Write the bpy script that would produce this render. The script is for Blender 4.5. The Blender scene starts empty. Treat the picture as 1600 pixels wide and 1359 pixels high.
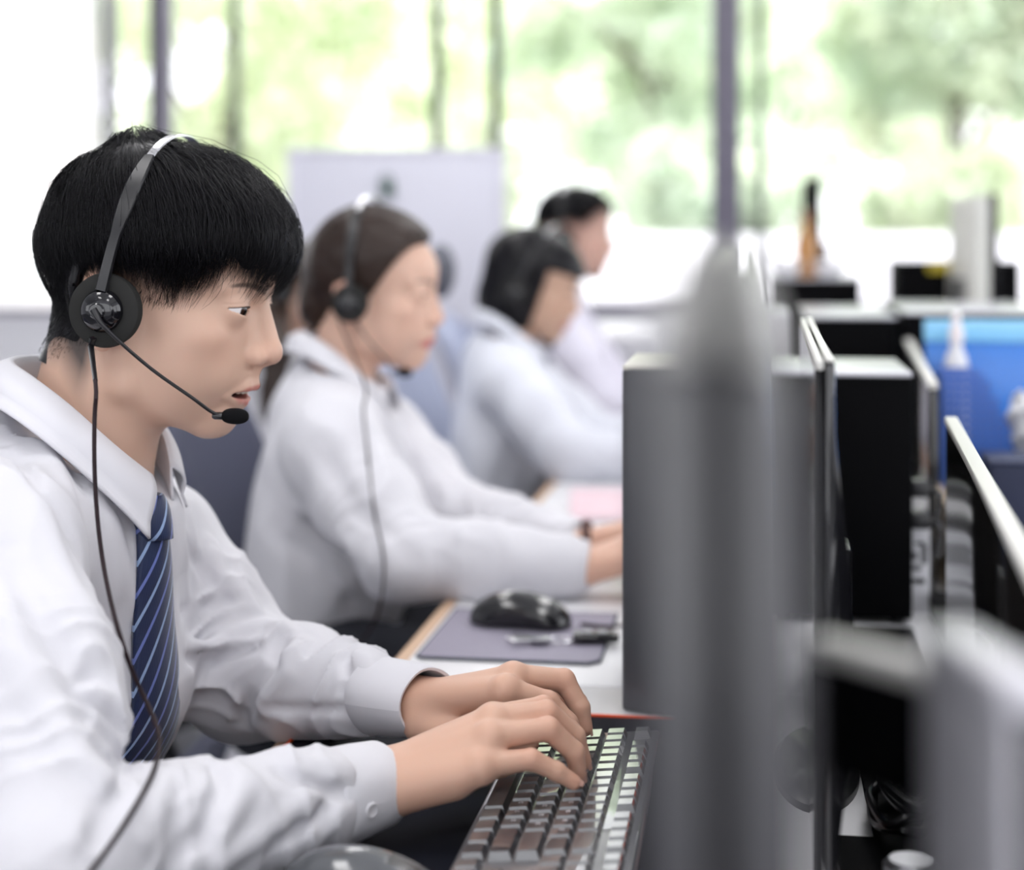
import bpy, bmesh, math, random
import numpy as np
from mathutils import Vector, Matrix

scene = bpy.context.scene
COL = scene.collection

# ------------------------------------------------------------------ camera, sky, lights, exposure
YAW = math.radians(8.5)          # the camera looks 8.5 degrees to the left of the row of desks
CAM_Z = 1.19
FPX, HORIZON = 2565.0, 383.0     # focal length and horizon row for a 1600 x 1359 frame
cam_data = bpy.data.cameras.new('camera')
cam = bpy.data.objects.new('camera', cam_data)
COL.objects.link(cam)
cam.location = (0, 0, CAM_Z)
cam.rotation_euler = (math.radians(90), 0, YAW)
cam_data.sensor_fit = 'HORIZONTAL'
cam_data.sensor_width = 36.0
cam_data.lens = FPX / 1600 * 36.0
cam_data.shift_y = -(679.5 - HORIZON) / 1600
cam_data.clip_start = 0.02
cam_data.clip_end = 200
cam_data.dof.use_dof = True
cam_data.dof.focus_distance = 1.31
cam_data.dof.aperture_fstop = 2.7
scene.camera = cam

vs = scene.view_settings
vs.view_transform = 'Standard'
vs.look = 'None'
vs.gamma = 1.0
vs.exposure = 0.0
vs.use_curve_mapping = False

world = bpy.data.worlds.new('sky')
scene.world = world
world.use_nodes = True
wn = world.node_tree.nodes
wn['Background'].inputs['Color'].default_value = (0.965, 0.95, 1.0, 1)
wn['Background'].inputs['Strength'].default_value = 3.1


def lamp(name, kind, loc, rot, energy, color, size=None, size_y=None):
    d = bpy.data.lights.new(name, kind)
    d.energy = energy
    d.color = color
    if kind == 'AREA':
        d.shape = 'RECTANGLE'
        d.size = size
        d.size_y = size_y
    if kind == 'SUN':
        d.angle = math.radians(2)
    o = bpy.data.objects.new(name, d)
    COL.objects.link(o)
    o.location = loc
    o.rotation_euler = rot
    return o


lamp('sun', 'SUN', (0, 12, 20), (math.radians(-38), math.radians(14), 0), 14.0, (1.0, 0.96, 0.91))
# area lights added under the unseen ceiling for top light, long sides along rows
for i, (lx, ly) in enumerate([(-1.5, 1.0), (0.5, 1.0), (-1.5, 3.4), (0.5, 3.4), (-1.5, 5.8), (0.5, 5.8), (0.5, -1.4), (-1.5, -1.4)]):
    lamp('added_ceiling_light', 'AREA', (lx, ly, 3.53), (0, 0, 0), 18, (1.0, 0.985, 0.985), 0.6, 1.2)


def W(px, py, d):
    """the room point seen at photo pixel (px, py) at depth d in front of the camera"""
    a = (px - 800.0) / FPX * d
    return Vector((a * math.cos(YAW) - d * math.sin(YAW), a * math.sin(YAW) + d * math.cos(YAW), CAM_Z - (py - HORIZON) / FPX * d))


# ------------------------------------------------------------------ materials
MATS = {}


def mat(name, color, rough=0.5, metal=0.0, bump=None, spec=0.5, coat=0.0, sss=0.0, alpha=None, sheen=0.0):
    if name in MATS:
        return MATS[name]
    m = bpy.data.materials.new(name)
    m.use_nodes = True
    b = m.node_tree.nodes['Principled BSDF']
    b.inputs['Base Color'].default_value = (*color, 1)
    b.inputs['Roughness'].default_value = rough
    b.inputs['Metallic'].default_value = metal
    b.inputs['Specular IOR Level'].default_value = spec
    b.inputs['Coat Weight'].default_value = coat
    b.inputs['Sheen Weight'].default_value = sheen
    if sss:
        b.inputs['Subsurface Weight'].default_value = sss
        b.inputs['Subsurface Radius'].default_value = (0.012, 0.005, 0.003)
        b.inputs['Subsurface Scale'].default_value = 0.6
    if bump:
        scale, strength, dist = bump
        nt = m.node_tree
        tc = nt.nodes.new('ShaderNodeTexCoord')
        n = nt.nodes.new('ShaderNodeTexNoise')
        n.inputs['Scale'].default_value = scale
        n.inputs['Detail'].default_value = 3
        bp = nt.nodes.new('ShaderNodeBump')
        bp.inputs['Strength'].default_value = strength
        bp.inputs['Distance'].default_value = dist
        nt.links.new(tc.outputs['Object'], n.inputs['Vector'])
        nt.links.new(n.outputs['Fac'], bp.inputs['Height'])
        nt.links.new(bp.outputs['Normal'], b.inputs['Normal'])
    MATS[name] = m
    return m


def tint_mat(name, rough=0.5, sss=0.0, bump=None, spec=0.5):
    """a material whose base colour is the mesh's own 'tint' colour attribute"""
    if name in MATS:
        return MATS[name]
    m = mat(name, (1, 1, 1), rough, sss=sss, bump=bump, spec=spec)
    nt = m.node_tree
    a = nt.nodes.new('ShaderNodeAttribute')
    a.attribute_name = 'tint'
    nt.links.new(a.outputs['Color'], nt.nodes['Principled BSDF'].inputs['Base Color'])
    return m


def glass_mat(name, tint=(1, 1, 1), refl=0.06):
    if name in MATS:
        return MATS[name]
    m = bpy.data.materials.new(name)
    m.use_nodes = True
    nt = m.node_tree
    nt.nodes.clear()
    out = nt.nodes.new('ShaderNodeOutputMaterial')
    t = nt.nodes.new('ShaderNodeBsdfTransparent')
    t.inputs['Color'].default_value = (*tint, 1)
    g = nt.nodes.new('ShaderNodeBsdfGlossy')
    g.inputs['Roughness'].default_value = 0.02
    mx = nt.nodes.new('ShaderNodeMixShader')
    mx.inputs['Fac'].default_value = refl
    nt.links.new(t.outputs[0], mx.inputs[1])
    nt.links.new(g.outputs[0], mx.inputs[2])
    nt.links.new(mx.outputs[0], out.inputs['Surface'])
    MATS[name] = m
    return m


def leaf_mat(name, color, trans=0.5):
    if name in MATS:
        return MATS[name]
    m = bpy.data.materials.new(name)
    m.use_nodes = True
    nt = m.node_tree
    nt.nodes.clear()
    out = nt.nodes.new('ShaderNodeOutputMaterial')
    d = nt.nodes.new('ShaderNodeBsdfDiffuse')
    t = nt.nodes.new('ShaderNodeBsdfTranslucent')
    tc = nt.nodes.new('ShaderNodeTexCoord')
    n = nt.nodes.new('ShaderNodeTexNoise')
    n.inputs['Scale'].default_value = 1.4
    cr = nt.nodes.new('ShaderNodeMix')
    cr.data_type = 'RGBA'
    cr.inputs['A'].default_value = (color[0] * 0.6, color[1] * 0.75, color[2] * 0.7, 1)
    cr.inputs['B'].default_value = (min(1, color[0] * 1.5), min(1, color[1] * 1.3), color[2] * 1.2, 1)
    nt.links.new(tc.outputs['Object'], n.inputs['Vector'])
    nt.links.new(n.outputs['Fac'], cr.inputs['Factor'])
    mx = nt.nodes.new('ShaderNodeMixShader')
    mx.inputs['Fac'].default_value = trans
    nt.links.new(cr.outputs['Result'], d.inputs['Color'])
    nt.links.new(cr.outputs['Result'], t.inputs['Color'])
    nt.links.new(d.outputs[0], mx.inputs[1])
    nt.links.new(t.outputs[0], mx.inputs[2])
    nt.links.new(mx.outputs[0], out.inputs['Surface'])
    MATS[name] = m
    return m


# ------------------------------------------------------------------ object helpers
def link(name, mesh, parent=None, loc=None):
    o = bpy.data.objects.new(name, mesh)
    COL.objects.link(o)
    if parent is not None:
        o.parent = parent
    if loc is not None:
        o.location = loc
    return o


def tag(o, label=None, cat=None, group=None, kind=None):
    if label:
        o['label'] = label
    if cat:
        o['category'] = cat
    if group:
        o['group'] = group
    if kind:
        o['kind'] = kind
    return o


def thing(name, label, cat, loc=(0, 0, 0), rotz=0.0, group=None):
    o = bpy.data.objects.new(name, None)
    COL.objects.link(o)
    o.empty_display_size = 0.05
    o.location = loc
    o.rotation_euler = (0, 0, rotz)
    return tag(o, label, cat, group)


def make_mesh(name, verts, faces, material, smooth=True, sharp=None):
    me = bpy.data.meshes.new(name)
    verts = np.asarray(verts, dtype=np.float64)
    me.from_pydata(verts.tolist(), [], [tuple(int(i) for i in f) for f in faces])
    me.materials.append(material)
    if smooth:
        me.polygons.foreach_set('use_smooth', np.ones(len(me.polygons), dtype=bool))
        if sharp is not None:
            me.set_sharp_from_angle(angle=math.radians(sharp))
    me.update()
    return me


def fast_mesh(name, verts, quads, material, tint=None, smooth=True, nside=4):
    me = bpy.data.meshes.new(name)
    n, q = len(verts), len(quads)
    me.vertices.add(n)
    me.vertices.foreach_set('co', np.asarray(verts, dtype=np.float32).ravel())
    me.loops.add(q * nside)
    me.loops.foreach_set('vertex_index', np.asarray(quads, dtype=np.int32).ravel())
    me.polygons.add(q)
    me.polygons.foreach_set('loop_start', np.arange(q, dtype=np.int32) * nside)
    if smooth:
        me.polygons.foreach_set('use_smooth', np.ones(q, dtype=bool))
    me.materials.append(material)
    if tint is not None:
        a = me.color_attributes.new('tint', 'FLOAT_COLOR', 'POINT')
        c = np.ones((n, 4), dtype=np.float32)
        c[:, :3] = tint
        a.data.foreach_set('color', c.ravel())
    me.update(calc_edges=True)
    me.validate()
    return me


class Geo:
    """collects shapes that belong to ONE part"""

    def __init__(self):
        self.v, self.f = [], []

    def add(self, v, f):
        n = len(self.v)
        self.v += [tuple(p) for p in v]
        self.f += [tuple(i + n for i in q) for q in f]
        return self

    def box(self, lo, hi, bevel=0.0, M=None, seg=2):
        bm = bmesh.new()
        bmesh.ops.create_cube(bm, size=1.0)
        for v in bm.verts:
            v.co = Vector([lo[i] + (v.co[i] + 0.5) * (hi[i] - lo[i]) for i in range(3)])
        if bevel > 0:
            bmesh.ops.bevel(bm, geom=bm.edges[:], offset=bevel, segments=seg, profile=0.5, affect='EDGES')
        bm.verts.index_update()
        V = [(M @ v.co if M is not None else v.co.copy()) for v in bm.verts]
        F = [[v.index for v in f.verts] for f in bm.faces]
        bm.free()
        return self.add(V, F)

    def tube(self, pts, rad, seg=8, cap=True):
        P = [Vector(p) for p in pts]
        n = len(P)
        R = rad if isinstance(rad, (list, tuple)) else [rad] * n
        V, F = [], []
        T = [(P[min(i + 1, n - 1)] - P[max(i - 1, 0)]).normalized() for i in range(n)]
        up = Vector((0, 0, 1)) if abs(T[0].z) < 0.9 else Vector((1, 0, 0))
        nrm = T[0].cross(up).normalized()
        for i in range(n):
            nrm = (nrm - T[i] * nrm.dot(T[i])).normalized()
            b = T[i].cross(nrm)
            for k in range(seg):
                a = 2 * math.pi * k / seg
                V.append(P[i] + (nrm * math.cos(a) + b * math.sin(a)) * R[i])
        for i in range(n - 1):
            for k in range(seg):
                k2 = (k + 1) % seg
                F.append((i * seg + k, i * seg + k2, (i + 1) * seg + k2, (i + 1) * seg + k))
        if cap:
            F.append(tuple(range(seg))[::-1])
            F.append(tuple((n - 1) * seg + k for k in range(seg)))
        return self.add(V, F)

    def lathe(self, prof, seg=32, M=None):
        """profile of (radius, height) turned about z"""
        V, F = [], []
        for r, z in prof:
            for k in range(seg):
                a = 2 * math.pi * k / seg
                p = Vector((max(r, 1e-5) * math.cos(a), max(r, 1e-5) * math.sin(a), z))
                V.append(M @ p if M is not None else p)
        for i in range(len(prof) - 1):
            for k in range(seg):
                k2 = (k + 1) % seg
                F.append((i * seg + k, i * seg + k2, (i + 1) * seg + k2, (i + 1) * seg + k))
        F.append(tuple(range(seg))[::-1])
        F.append(tuple((len(prof) - 1) * seg + k for k in range(seg)))
        return self.add(V, F)

    def prism(self, outline, lo, hi, axis=1, bevel=0.0, M=None):
        """outline: 2-D points in the two axes other than `axis`, extruded from lo to hi along `axis`"""
        bm = bmesh.new()

        def co(p, h):
            c = [0, 0, 0]
            o = [i for i in range(3) if i != axis]
            c[o[0]], c[o[1]], c[axis] = p[0], p[1], h
            return Vector(c)
        a = [bm.verts.new(co(p, lo)) for p in outline]
        b = [bm.verts.new(co(p, hi)) for p in outline]
        n = len(a)
        bm.faces.new(a)
        bm.faces.new(b[::-1])
        for i in range(n):
            bm.faces.new((a[i], b[i], b[(i + 1) % n], a[(i + 1) % n]))
        bmesh.ops.recalc_face_normals(bm, faces=bm.faces[:])
        if bevel > 0:
            ee = [e for e in bm.edges if e.calc_face_angle(0) > 0.5]
            bmesh.ops.bevel(bm, geom=ee, offset=bevel, segments=2, profile=0.5, affect='EDGES')
        bm.verts.index_update()
        V = [(M @ v.co if M is not None else v.co.copy()) for v in bm.verts]
        F = [[v.index for v in f.verts] for f in bm.faces]
        bm.free()
        return self.add(V, F)

    def ball(self, c, r, seg=16, rings=10, M=None):
        r = (r, r, r) if not isinstance(r, (tuple, list)) else r
        V, F = [], []
        for i in range(rings + 1):
            t = math.pi * i / rings
            for k in range(seg):
                a = 2 * math.pi * k / seg
                s = max(math.sin(t), 1e-4)
                p = Vector((r[0] * s * math.cos(a), r[1] * s * math.sin(a), r[2] * math.cos(t)))
                if M is not None:
                    p = M @ p
                V.append(p + Vector(c))
        for i in range(rings):
            for k in range(seg):
                k2 = (k + 1) % seg
                F.append((i * seg + k, (i + 1) * seg + k, (i + 1) * seg + k2, i * seg + k2))
        return self.add(V, F)

    def grid(self, fn, nu, nv):
        V = [fn(i / (nu - 1), j / (nv - 1)) for i in range(nu) for j in range(nv)]
        F = [(i * nv + j, (i + 1) * nv + j, (i + 1) * nv + j + 1, i * nv + j + 1) for i in range(nu - 1) for j in range(nv - 1)]
        return self.add(V, F)

    def build(self, name, material, parent=None, smooth=True, sharp=38, loc=None):
        me = make_mesh(name, self.v, self.f, material, smooth, sharp)
        return link(name, me, parent, loc)


def spline(pts, n):
    """Catmull-Rom through the points, n samples"""
    P = [Vector(p) for p in pts]
    P = [P[0] * 2 - P[1]] + P + [P[-1] * 2 - P[-2]]
    out = []
    m = len(P) - 3
    for i in range(n):
        t = i / (n - 1) * m
        k = min(int(t), m - 1)
        u = t - k
        a, b, c, d = P[k:k + 4]
        out.append(0.5 * ((2 * b) + (c - a) * u + (2 * a - 5 * b + 4 * c - d) * u * u + (3 * b - a - 3 * c + d) * u ** 3))
    return out


def copy_tree(o, parent=None):
    c = o.copy()
    COL.objects.link(c)
    c.parent = parent
    for ch in list(o.children):
        copy_tree(ch, c)
    return c


# ------------------------------------------------------------------ organic shapes: distance fields and a sparse surface extractor
def smin(a, b, k):
    h = np.maximum(k - np.abs(a - b), 0.0) / k
    return np.minimum(a, b) - h * h * k * 0.25


def smax(a, b, k):
    return -smin(-a, -b, k)


def sph(P, c, r):
    return np.sqrt(((P - np.float32(c)) ** 2).sum(1)) - np.float32(r)


def ell(P, c, r, R=None):
    q = P - np.float32(c)
    if R is not None:
        q = q @ np.float32(R)          # columns of R are the ellipsoid's own axes
    r = np.float32(r)
    k0 = np.sqrt(((q / r) ** 2).sum(1))
    k1 = np.sqrt(((q / (r * r)) ** 2).sum(1)) + np.float32(1e-9)
    return k0 * (k0 - 1.0) / k1


def cap(P, a, b, ra, rb=None):
    rb = ra if rb is None else rb
    a = np.float32(a)
    b = np.float32(b)
    ab = b - a
    q = P - a
    t = np.clip((q @ ab) / np.float32(max(float(ab @ ab), 1e-12)), 0, 1)
    q = q - t[:, None] * ab
    return np.sqrt((q * q).sum(1)) - (np.float32(ra) + t * np.float32(rb - ra))


def seg_t(P, a, b):
    a = np.float32(a)
    ab = np.float32(b) - a
    return (P - a) @ ab / np.float32(max(float(ab @ ab), 1e-12))


def chain(P, pts, rads, k):
    d = None
    for i in range(len(pts) - 1):
        c = cap(P, pts[i], pts[i + 1], rads[i], rads[i + 1])
        d = c if d is None else smin(d, c, k)
    return d


def surface(f, lo, hi, h, lip=1.5, B=16):
    """quads of the zero surface of f inside the box lo..hi on a grid of pitch h (surface nets, only near the surface)"""
    lo = np.array(lo, dtype=np.float64)
    hi = np.array(hi, dtype=np.float64)
    nb = np.maximum(1, np.ceil((hi - lo) / (h * B))).astype(int)
    bi = np.stack(np.meshgrid(*[np.arange(n) for n in nb], indexing='ij'), -1).reshape(-1, 3)
    cen = lo + (bi + 0.5) * (B * h)
    d = f(cen.astype(np.float32))
    act = bi[np.abs(d) < 0.5 * B * h * 1.74 * lip]
    N = (nb * B + 2).astype(np.int64)

    def key(ix):
        return ((ix[..., 0] + 1) * (N[1] + 2) + (ix[..., 1] + 1)) * (N[2] + 2) + ix[..., 2] + 1
    g = np.stack(np.meshgrid(*[np.arange(B + 1)] * 3, indexing='ij'), -1)
    gf = g.reshape(-1, 3)
    ckeys, cpos, quads = [], [], []
    per = max(1, int(400000 / (B + 1) ** 3))
    for s in range(0, len(act), per):
        blk = act[s:s + per]
        base = blk * B
        pts = (lo + (base[:, None, :] + gf[None]) * h).astype(np.float32)
        val = f(pts.reshape(-1, 3)).reshape(len(blk), B + 1, B + 1, B + 1)
        val = np.where(val == 0, 1e-9, val)
        ins = val < 0
        # cell vertices
        cnt = np.zeros((len(blk), B, B, B), dtype=np.float32)
        acc = np.zeros((len(blk), B, B, B, 3), dtype=np.float32)
        for ax in range(3):
            sl0 = [slice(None)] + [slice(0, B + 1)] * 3
            sl1 = [slice(None)] + [slice(0, B + 1)] * 3
            sl0[ax + 1] = slice(0, B)
            sl1[ax + 1] = slice(1, B + 1)
            a, b = val[tuple(sl0)], val[tuple(sl1)]
            cr = (a < 0) != (b < 0)
            t = np.where(cr, a / np.where(cr, a - b, 1), 0)
            o = [i for i in range(3) if i != ax]
            for u in (0, 1):
                for v in (0, 1):
                    sl = [slice(None)] + [slice(0, B)] * 3
                    sl[o[0] + 1] = slice(u, B + u)
                    sl[o[1] + 1] = slice(v, B + v)
                    c = cr[tuple(sl)]
                    cnt += c
                    acc[..., ax] += np.where(c, t[tuple(sl)], 0)
                    acc[..., o[0]] += c * u
                    acc[..., o[1]] += c * v
            # faces across edges along ax owned by this block
            sl = [slice(None)] + [slice(0, B)] * 3
            c = cr[tuple(sl)]
            w = np.argwhere(c)
            if len(w):
                gi = base[w[:, 0]] + w[:, 1:]
                e0, e1 = np.zeros(3, dtype=int), np.zeros(3, dtype=int)
                e0[(ax + 1) % 3] = 1
                e1[(ax + 2) % 3] = 1
                q = np.stack([key(gi - e0 - e1), key(gi - e1), key(gi), key(gi - e0)], 1)
                neg = ins[tuple([w[:, 0], w[:, 1], w[:, 2], w[:, 3]])]
                q[~neg] = q[~neg][:, ::-1]
                quads.append(q)
        w = np.argwhere(cnt > 0)
        if len(w):
            ii = tuple(w.T)
            gi = base[w[:, 0]] + w[:, 1:]
            cpos.append(lo + (gi + acc[ii] / cnt[ii][:, None]) * h)
            ckeys.append(key(gi))
    K = np.concatenate(ckeys)
    V = np.concatenate(cpos)
    Q = np.concatenate(quads)
    order = np.argsort(K)
    K, V = K[order], V[order]
    idx = np.searchsorted(K, Q)
    idx = np.minimum(idx, len(K) - 1)
    ok = (K[idx] == Q).all(1)
    return V.astype(np.float32), idx[ok].astype(np.int32)


def largest(V, Q):
    """only the biggest connected piece of a mesh"""
    lab = np.arange(len(V))
    for _ in range(4000):
        m = lab[Q].min(1)
        new = lab.copy()
        for k in range(Q.shape[1]):
            np.minimum.at(new, Q[:, k], m)
        new = np.minimum(new, new[new])
        new = new[new]
        if (new == lab).all():
            break
        lab = new
    u, c = np.unique(lab, return_counts=True)
    keep = lab == u[c.argmax()]
    idx = np.cumsum(keep) - 1
    return V[keep], idx[Q[keep[Q].all(1)]]


def merge(parts):
    V, Q, n = [], [], 0
    for v, q in parts:
        V.append(v)
        Q.append(q + n)
        n += len(v)
    return np.concatenate(V), np.concatenate(Q)


def wob(P, s, seed=0):
    """smooth pseudo-random field, about -1..1, feature size s"""
    rs = np.random.RandomState(seed)
    out = np.zeros(len(P), dtype=np.float32)
    for i in range(5):
        k = rs.normal(size=3)
        k = k / np.linalg.norm(k) * (2 * math.pi / s) * rs.uniform(0.6, 1.3)
        out += np.sin(P @ np.float32(k) + np.float32(rs.uniform(0, 6.28)))
    return out / 2.6


def to_local(P, origin, R):
    """rows of P into the frame whose axes are the columns of R"""
    return (P - np.float32(origin)) @ np.float32(R)


def head_rot(yaw, pitch, roll=0.0):
    return np.array(Matrix.Rotation(yaw, 3, 'Z') @ Matrix.Rotation(pitch, 3, 'Y') @ Matrix.Rotation(roll, 3, 'X'), dtype=np.float64)


# ------------------------------------------------------------------ people
SKIN = tint_mat('skin', 0.46, sss=0.12, bump=(900, 0.08, 0.0006), spec=0.4)
HAIR_BLACK = mat('black_hair', (0.0045, 0.0042, 0.006), 0.36, spec=0.24)
HAIR_BROWN = mat('brown_hair', (0.024, 0.0125, 0.0085), 0.40, spec=0.32)
SHIRT = mat('white_cotton', (0.70, 0.695, 0.735), 0.85, spec=0.2, bump=(1400, 0.06, 0.0008), sheen=0.1)
TROUSER = mat('charcoal_wool', (0.03, 0.032, 0.04), 0.9, spec=0.2)
EYE = tint_mat('eye', 0.12)
TOOTH = mat('tooth', (0.8, 0.76, 0.66), 0.25)
LASH = mat('lash', (0.012, 0.009, 0.008), 0.6)


def head_sdf(P, slim=0.0, mouth=1.0, detail=True, eye=1.0, smile=0.0):
    """distance to a head in its own frame (cm): x forward, z up, origin between the ear canals"""
    q = P.copy()
    q[:, 1] = np.abs(q[:, 1])
    d = ell(q, (0.4, 0, 5.2), (9.6, 7.45, 7.6))
    d = smin(d, ell(q, (3.9, 0, 5.0), (7.15, 6.5, 5.6)), 1.0)
    d = smin(d, ell(q, (4.2, 0, -1.0), (6.3, 6.1 - 0.3 * slim, 7.4)), 1.6)
    d = smin(d, ell(q, (6.6, 4.0 - 0.2 * slim, -0.9), (2.3, 2.15, 1.9)), 1.6)
    d = smin(d, ell(q, (7.2, 0, -4.7), (3.7, 3.3, 3.0)), 1.4)
    jw = 5.1 - 0.5 * slim
    d = smin(d, chain(q, [(7.3, 1.1, -8.4), (1.7, jw, -5.9), (0.5, 6.0, 0)], [1.45, 1.35, 1.3], 0.8), 1.5)
    d = smin(d, ell(q, (7.95, 0, -8.45), (1.75, 1.9 - 0.3 * slim, 1.5)), 1.0)
    d = smin(d, ell(q, (5.0, 3.0, -4.0), (3.4, 3.0 - 0.2 * slim, 4.2)), 1.5)
    d = smin(d, ell(q, (3.6, 0, -6.6), (4.6, 4.2, 2.7)), 1.6)
    d = smin(d, ell(q, (7.5, 2.5, -3.5), (2.2, 1.7, 2.6)), 1.3)
    # brow, socket
    d = smin(d, cap(q, (9.9, 1.0, 3.2), (8.3, 4.6, 3.3), 0.75, 0.7), 1.0)
    d = smax(d, -ell(q, (11.1, 3.3, 1.7), (1.75, 1.9, 1.05)), 1.0)
    # nose
    n = cap(q, (9.95, 0, 2.6), (11.75 - 0.3 * slim, 0, -1.3), 0.78 - 0.06 * slim, 0.86 - 0.1 * slim)
    n = smin(n, ell(q, (11.9 - 0.3 * slim, 0, -1.95), (0.98 - 0.1 * slim, 1.02 - 0.15 * slim, 0.92 - 0.1 * slim)), 0.6)
    n = smin(n, ell(q, (10.9, 1.15, -2.3), (1.05, 0.82, 0.82)), 0.3)
    n = smin(n, cap(q, (9.6, 0.95, 0.6), (10.65, 0.95, -1.75), 0.62, 0.66), 0.7)
    n = smin(n, ell(q, (11.2, 0, -2.75), (0.7, 0.45, 0.45)), 0.4)
    d = smin(d, n, 0.6)
    d = smin(d, cap(q, (10.9, 0, -3.0), (10.8, 0, -4.2), 0.42, 0.38), 0.5)
    if detail:
        d = smax(d, -ell(q, (11.35, 0.82, -3.02), (0.50, 0.34, 0.42)), 0.15)
    # ear
    e = ell(q, (-1.2, 7.6, 0.8), (1.8, 0.55, 3.2), head_rot(0.35, -0.22))
    e = smin(e, ell(q, (-0.2, 7.35, -2.6), (0.85, 0.45, 0.95)), 0.5)
    e = smax(e, -ell(q, (-1.0, 8.25, 1.3), (1.05, 0.5, 2.0)), 0.4)
    d = smin(d, e, 0.5)
    # lips
    o = mouth
    sz = 1.15 * smile
    up = chain(q, [(10.95, 0, -4.85), (10.6, 1.1, -4.95 + 0.1 * sz), (9.35 - 0.2 * sz, 2.45 + 0.3 * sz, -5.75 + sz)], [0.47, 0.42, 0.2], 0.3)
    lo = chain(q, [(10.3 - 0.25 * o, 0, -6.05 - 0.6 * o), (10.05 - 0.2 * o, 1.1, -5.95 - 0.5 * o + 0.2 * sz), (9.25 - 0.2 * sz, 2.4 + 0.3 * sz, -5.85 + sz)], [0.52, 0.45, 0.2], 0.3)
    d = smin(d, up, 0.45)
    d = smin(d, lo, 0.45)
    d = smin(d, ell(q, (8.6, 0, -7.6), (1.6, 1.8, 1.0)), 0.8)
    if detail:
        if o > 0.1:
            d = smax(d, -ell(q, (10.1, 0, -5.62 - 0.16 * o), (2.0, 2.25, 0.2 + 0.3 * o)), 0.25)
        else:
            d = smax(d, -cap(q, (11.2, 0, -5.48), (9.6, 2.6, -5.8), 0.1, 0.06), 0.25)
        # eyelids around an almond opening
        c = (8.85, 3.3, 1.6)
        d = smin(d, sph(q, c, 1.46), 0.9)
        s = (q[:, 1] - 3.3) / 1.62
        zz = q[:, 2] - 1.52 - 0.10 * s - (1 - eye) * 0.12
        h = np.maximum(1 - s * s, -1) * eye
        op = np.maximum(zz - 0.44 * h, -0.36 * h - zz)
        op = np.maximum(op, 9.0 - q[:, 0])
        op = np.maximum(op, -(sph(q, c, 1.27)))
        d = smax(d, -op, 0.1)
        # upper lid crease
        s2 = np.clip(s, -1.2, 1.2)
        zc = 1.52 + 0.10 * s + 0.68 * np.maximum(1 - 0.55 * s2 * s2, 0)
        cr = np.exp(-((q[:, 2] - zc) / 0.09) ** 2) * np.exp(-(np.abs(s) / 1.15) ** 6) * (q[:, 0] > 8.5)
        d = d + 0.06 * cr
    return d


def scalp_sdf(P):
    d = ell(P, (0.4, 0, 5.2), (9.6, 7.45, 7.6))
    d = smin(d, ell(P, (3.9, 0, 5.0), (7.15, 6.5, 5.6)), 1.0)
    return d


SKIN_BASE = np.array((0.63, 0.415, 0.315))


def head_tint(Q, base, fade=None, lips=(0.62, 0.21, 0.20), mouth=1.0):
    """own colours of the skin: lips, mouth lining, brows, shaved hair"""
    q = Q.copy()
    q[:, 1] = np.abs(q[:, 1])
    n = len(q)
    T = np.tile(np.float32(base), (n, 1))

    def mixc(col, w):
        w = np.clip(w, 0, 1)[:, None]
        T[:] = T * (1 - w) + np.float32(col) * w
    warm = np.float32(base) * np.float32((1.06, 0.86, 0.84))
    mixc(warm, 0.4 * np.exp(-((q[:, 0] - 11.9) ** 2 / 2.0 + q[:, 1] ** 2 / 2.5 + (q[:, 2] + 2.2) ** 2 / 2.5)))
    mixc(warm, 0.22 * np.exp(-((q[:, 0] - 8.5) ** 2 / 6 + (q[:, 1] - 4.6) ** 2 / 5 + (q[:, 2] + 1.6) ** 2 / 4)))
    mixc(np.float32(base) * np.float32((1.05, 0.78, 0.74)), 0.9 * np.exp(-((q[:, 0] + 0.8) ** 2 / 5 + (q[:, 1] - 7.9) ** 2 / 0.5 + (q[:, 2] - 0.4) ** 2 / 12)))
    o = mouth
    up = chain(q, [(11.05, 0, -5.0), (10.65, 1.1, -5.12), (9.35, 2.4, -5.75)], [0.42, 0.36, 0.16], 0.3)
    lo = chain(q, [(10.4 - 0.25 * o, 0, -5.95 - 0.6 * o), (10.1 - 0.2 * o, 1.1, -5.85 - 0.5 * o), (9.25, 2.35, -5.82)], [0.48, 0.4, 0.16], 0.3)
    mixc(lips, np.clip(1.0 - np.minimum(up, lo) / 0.12, 0, 1) * 0.85)
    if o > 0.1:
        inm = ell(q, (9.3, 0, -5.62 - 0.16 * o), (1.35, 2.0, 0.3 + 0.3 * o))
        mixc((0.12, 0.03, 0.03), np.clip(0.5 - inm / 0.3, 0, 1))
    # brows
    s = np.clip((q[:, 1] - 1.2) / 3.6, 0, 1)
    zb = 3.25 + 0.55 * np.sin(s * 2.4) - 0.1 * s
    wdt = 0.34 * (1 - 0.55 * s)
    b = np.exp(-((q[:, 2] - zb) / wdt) ** 4) * (q[:, 0] > 6) * np.exp(-(np.abs(q[:, 1] - 3.0) / 1.95) ** 10)
    mixc((0.045, 0.03, 0.025), b * 0.8)
    # lower lid line
    if fade is not None:
        zz = q[:, 2]
        side = np.clip((zz - 0.6 - 0.35 * np.maximum(q[:, 0] - 1.5, 0)) / 2.2, 0, 1) * np.clip((5.3 - q[:, 0]) / 0.5, 0, 1) * (q[:, 0] > -1.5) * (np.abs(q[:, 1]) < 8.05)
        back = np.clip((zz + 6.2 + np.maximum(q[:, 0] + 4.5, 0) * 0.9) / 3.2, 0, 1) * np.clip((-1.2 - q[:, 0]) / 1.2, 0, 1) * (np.abs(q[:, 1]) < 7.4)
        top = np.clip((q[:, 2] - 4.2 - np.maximum(q[:, 0] - 4, 0) * 0.55) / 1.0, 0, 1)
        mixc(fade, np.maximum(np.maximum(side * 0.72, back * 0.93), top))
    return T


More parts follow.
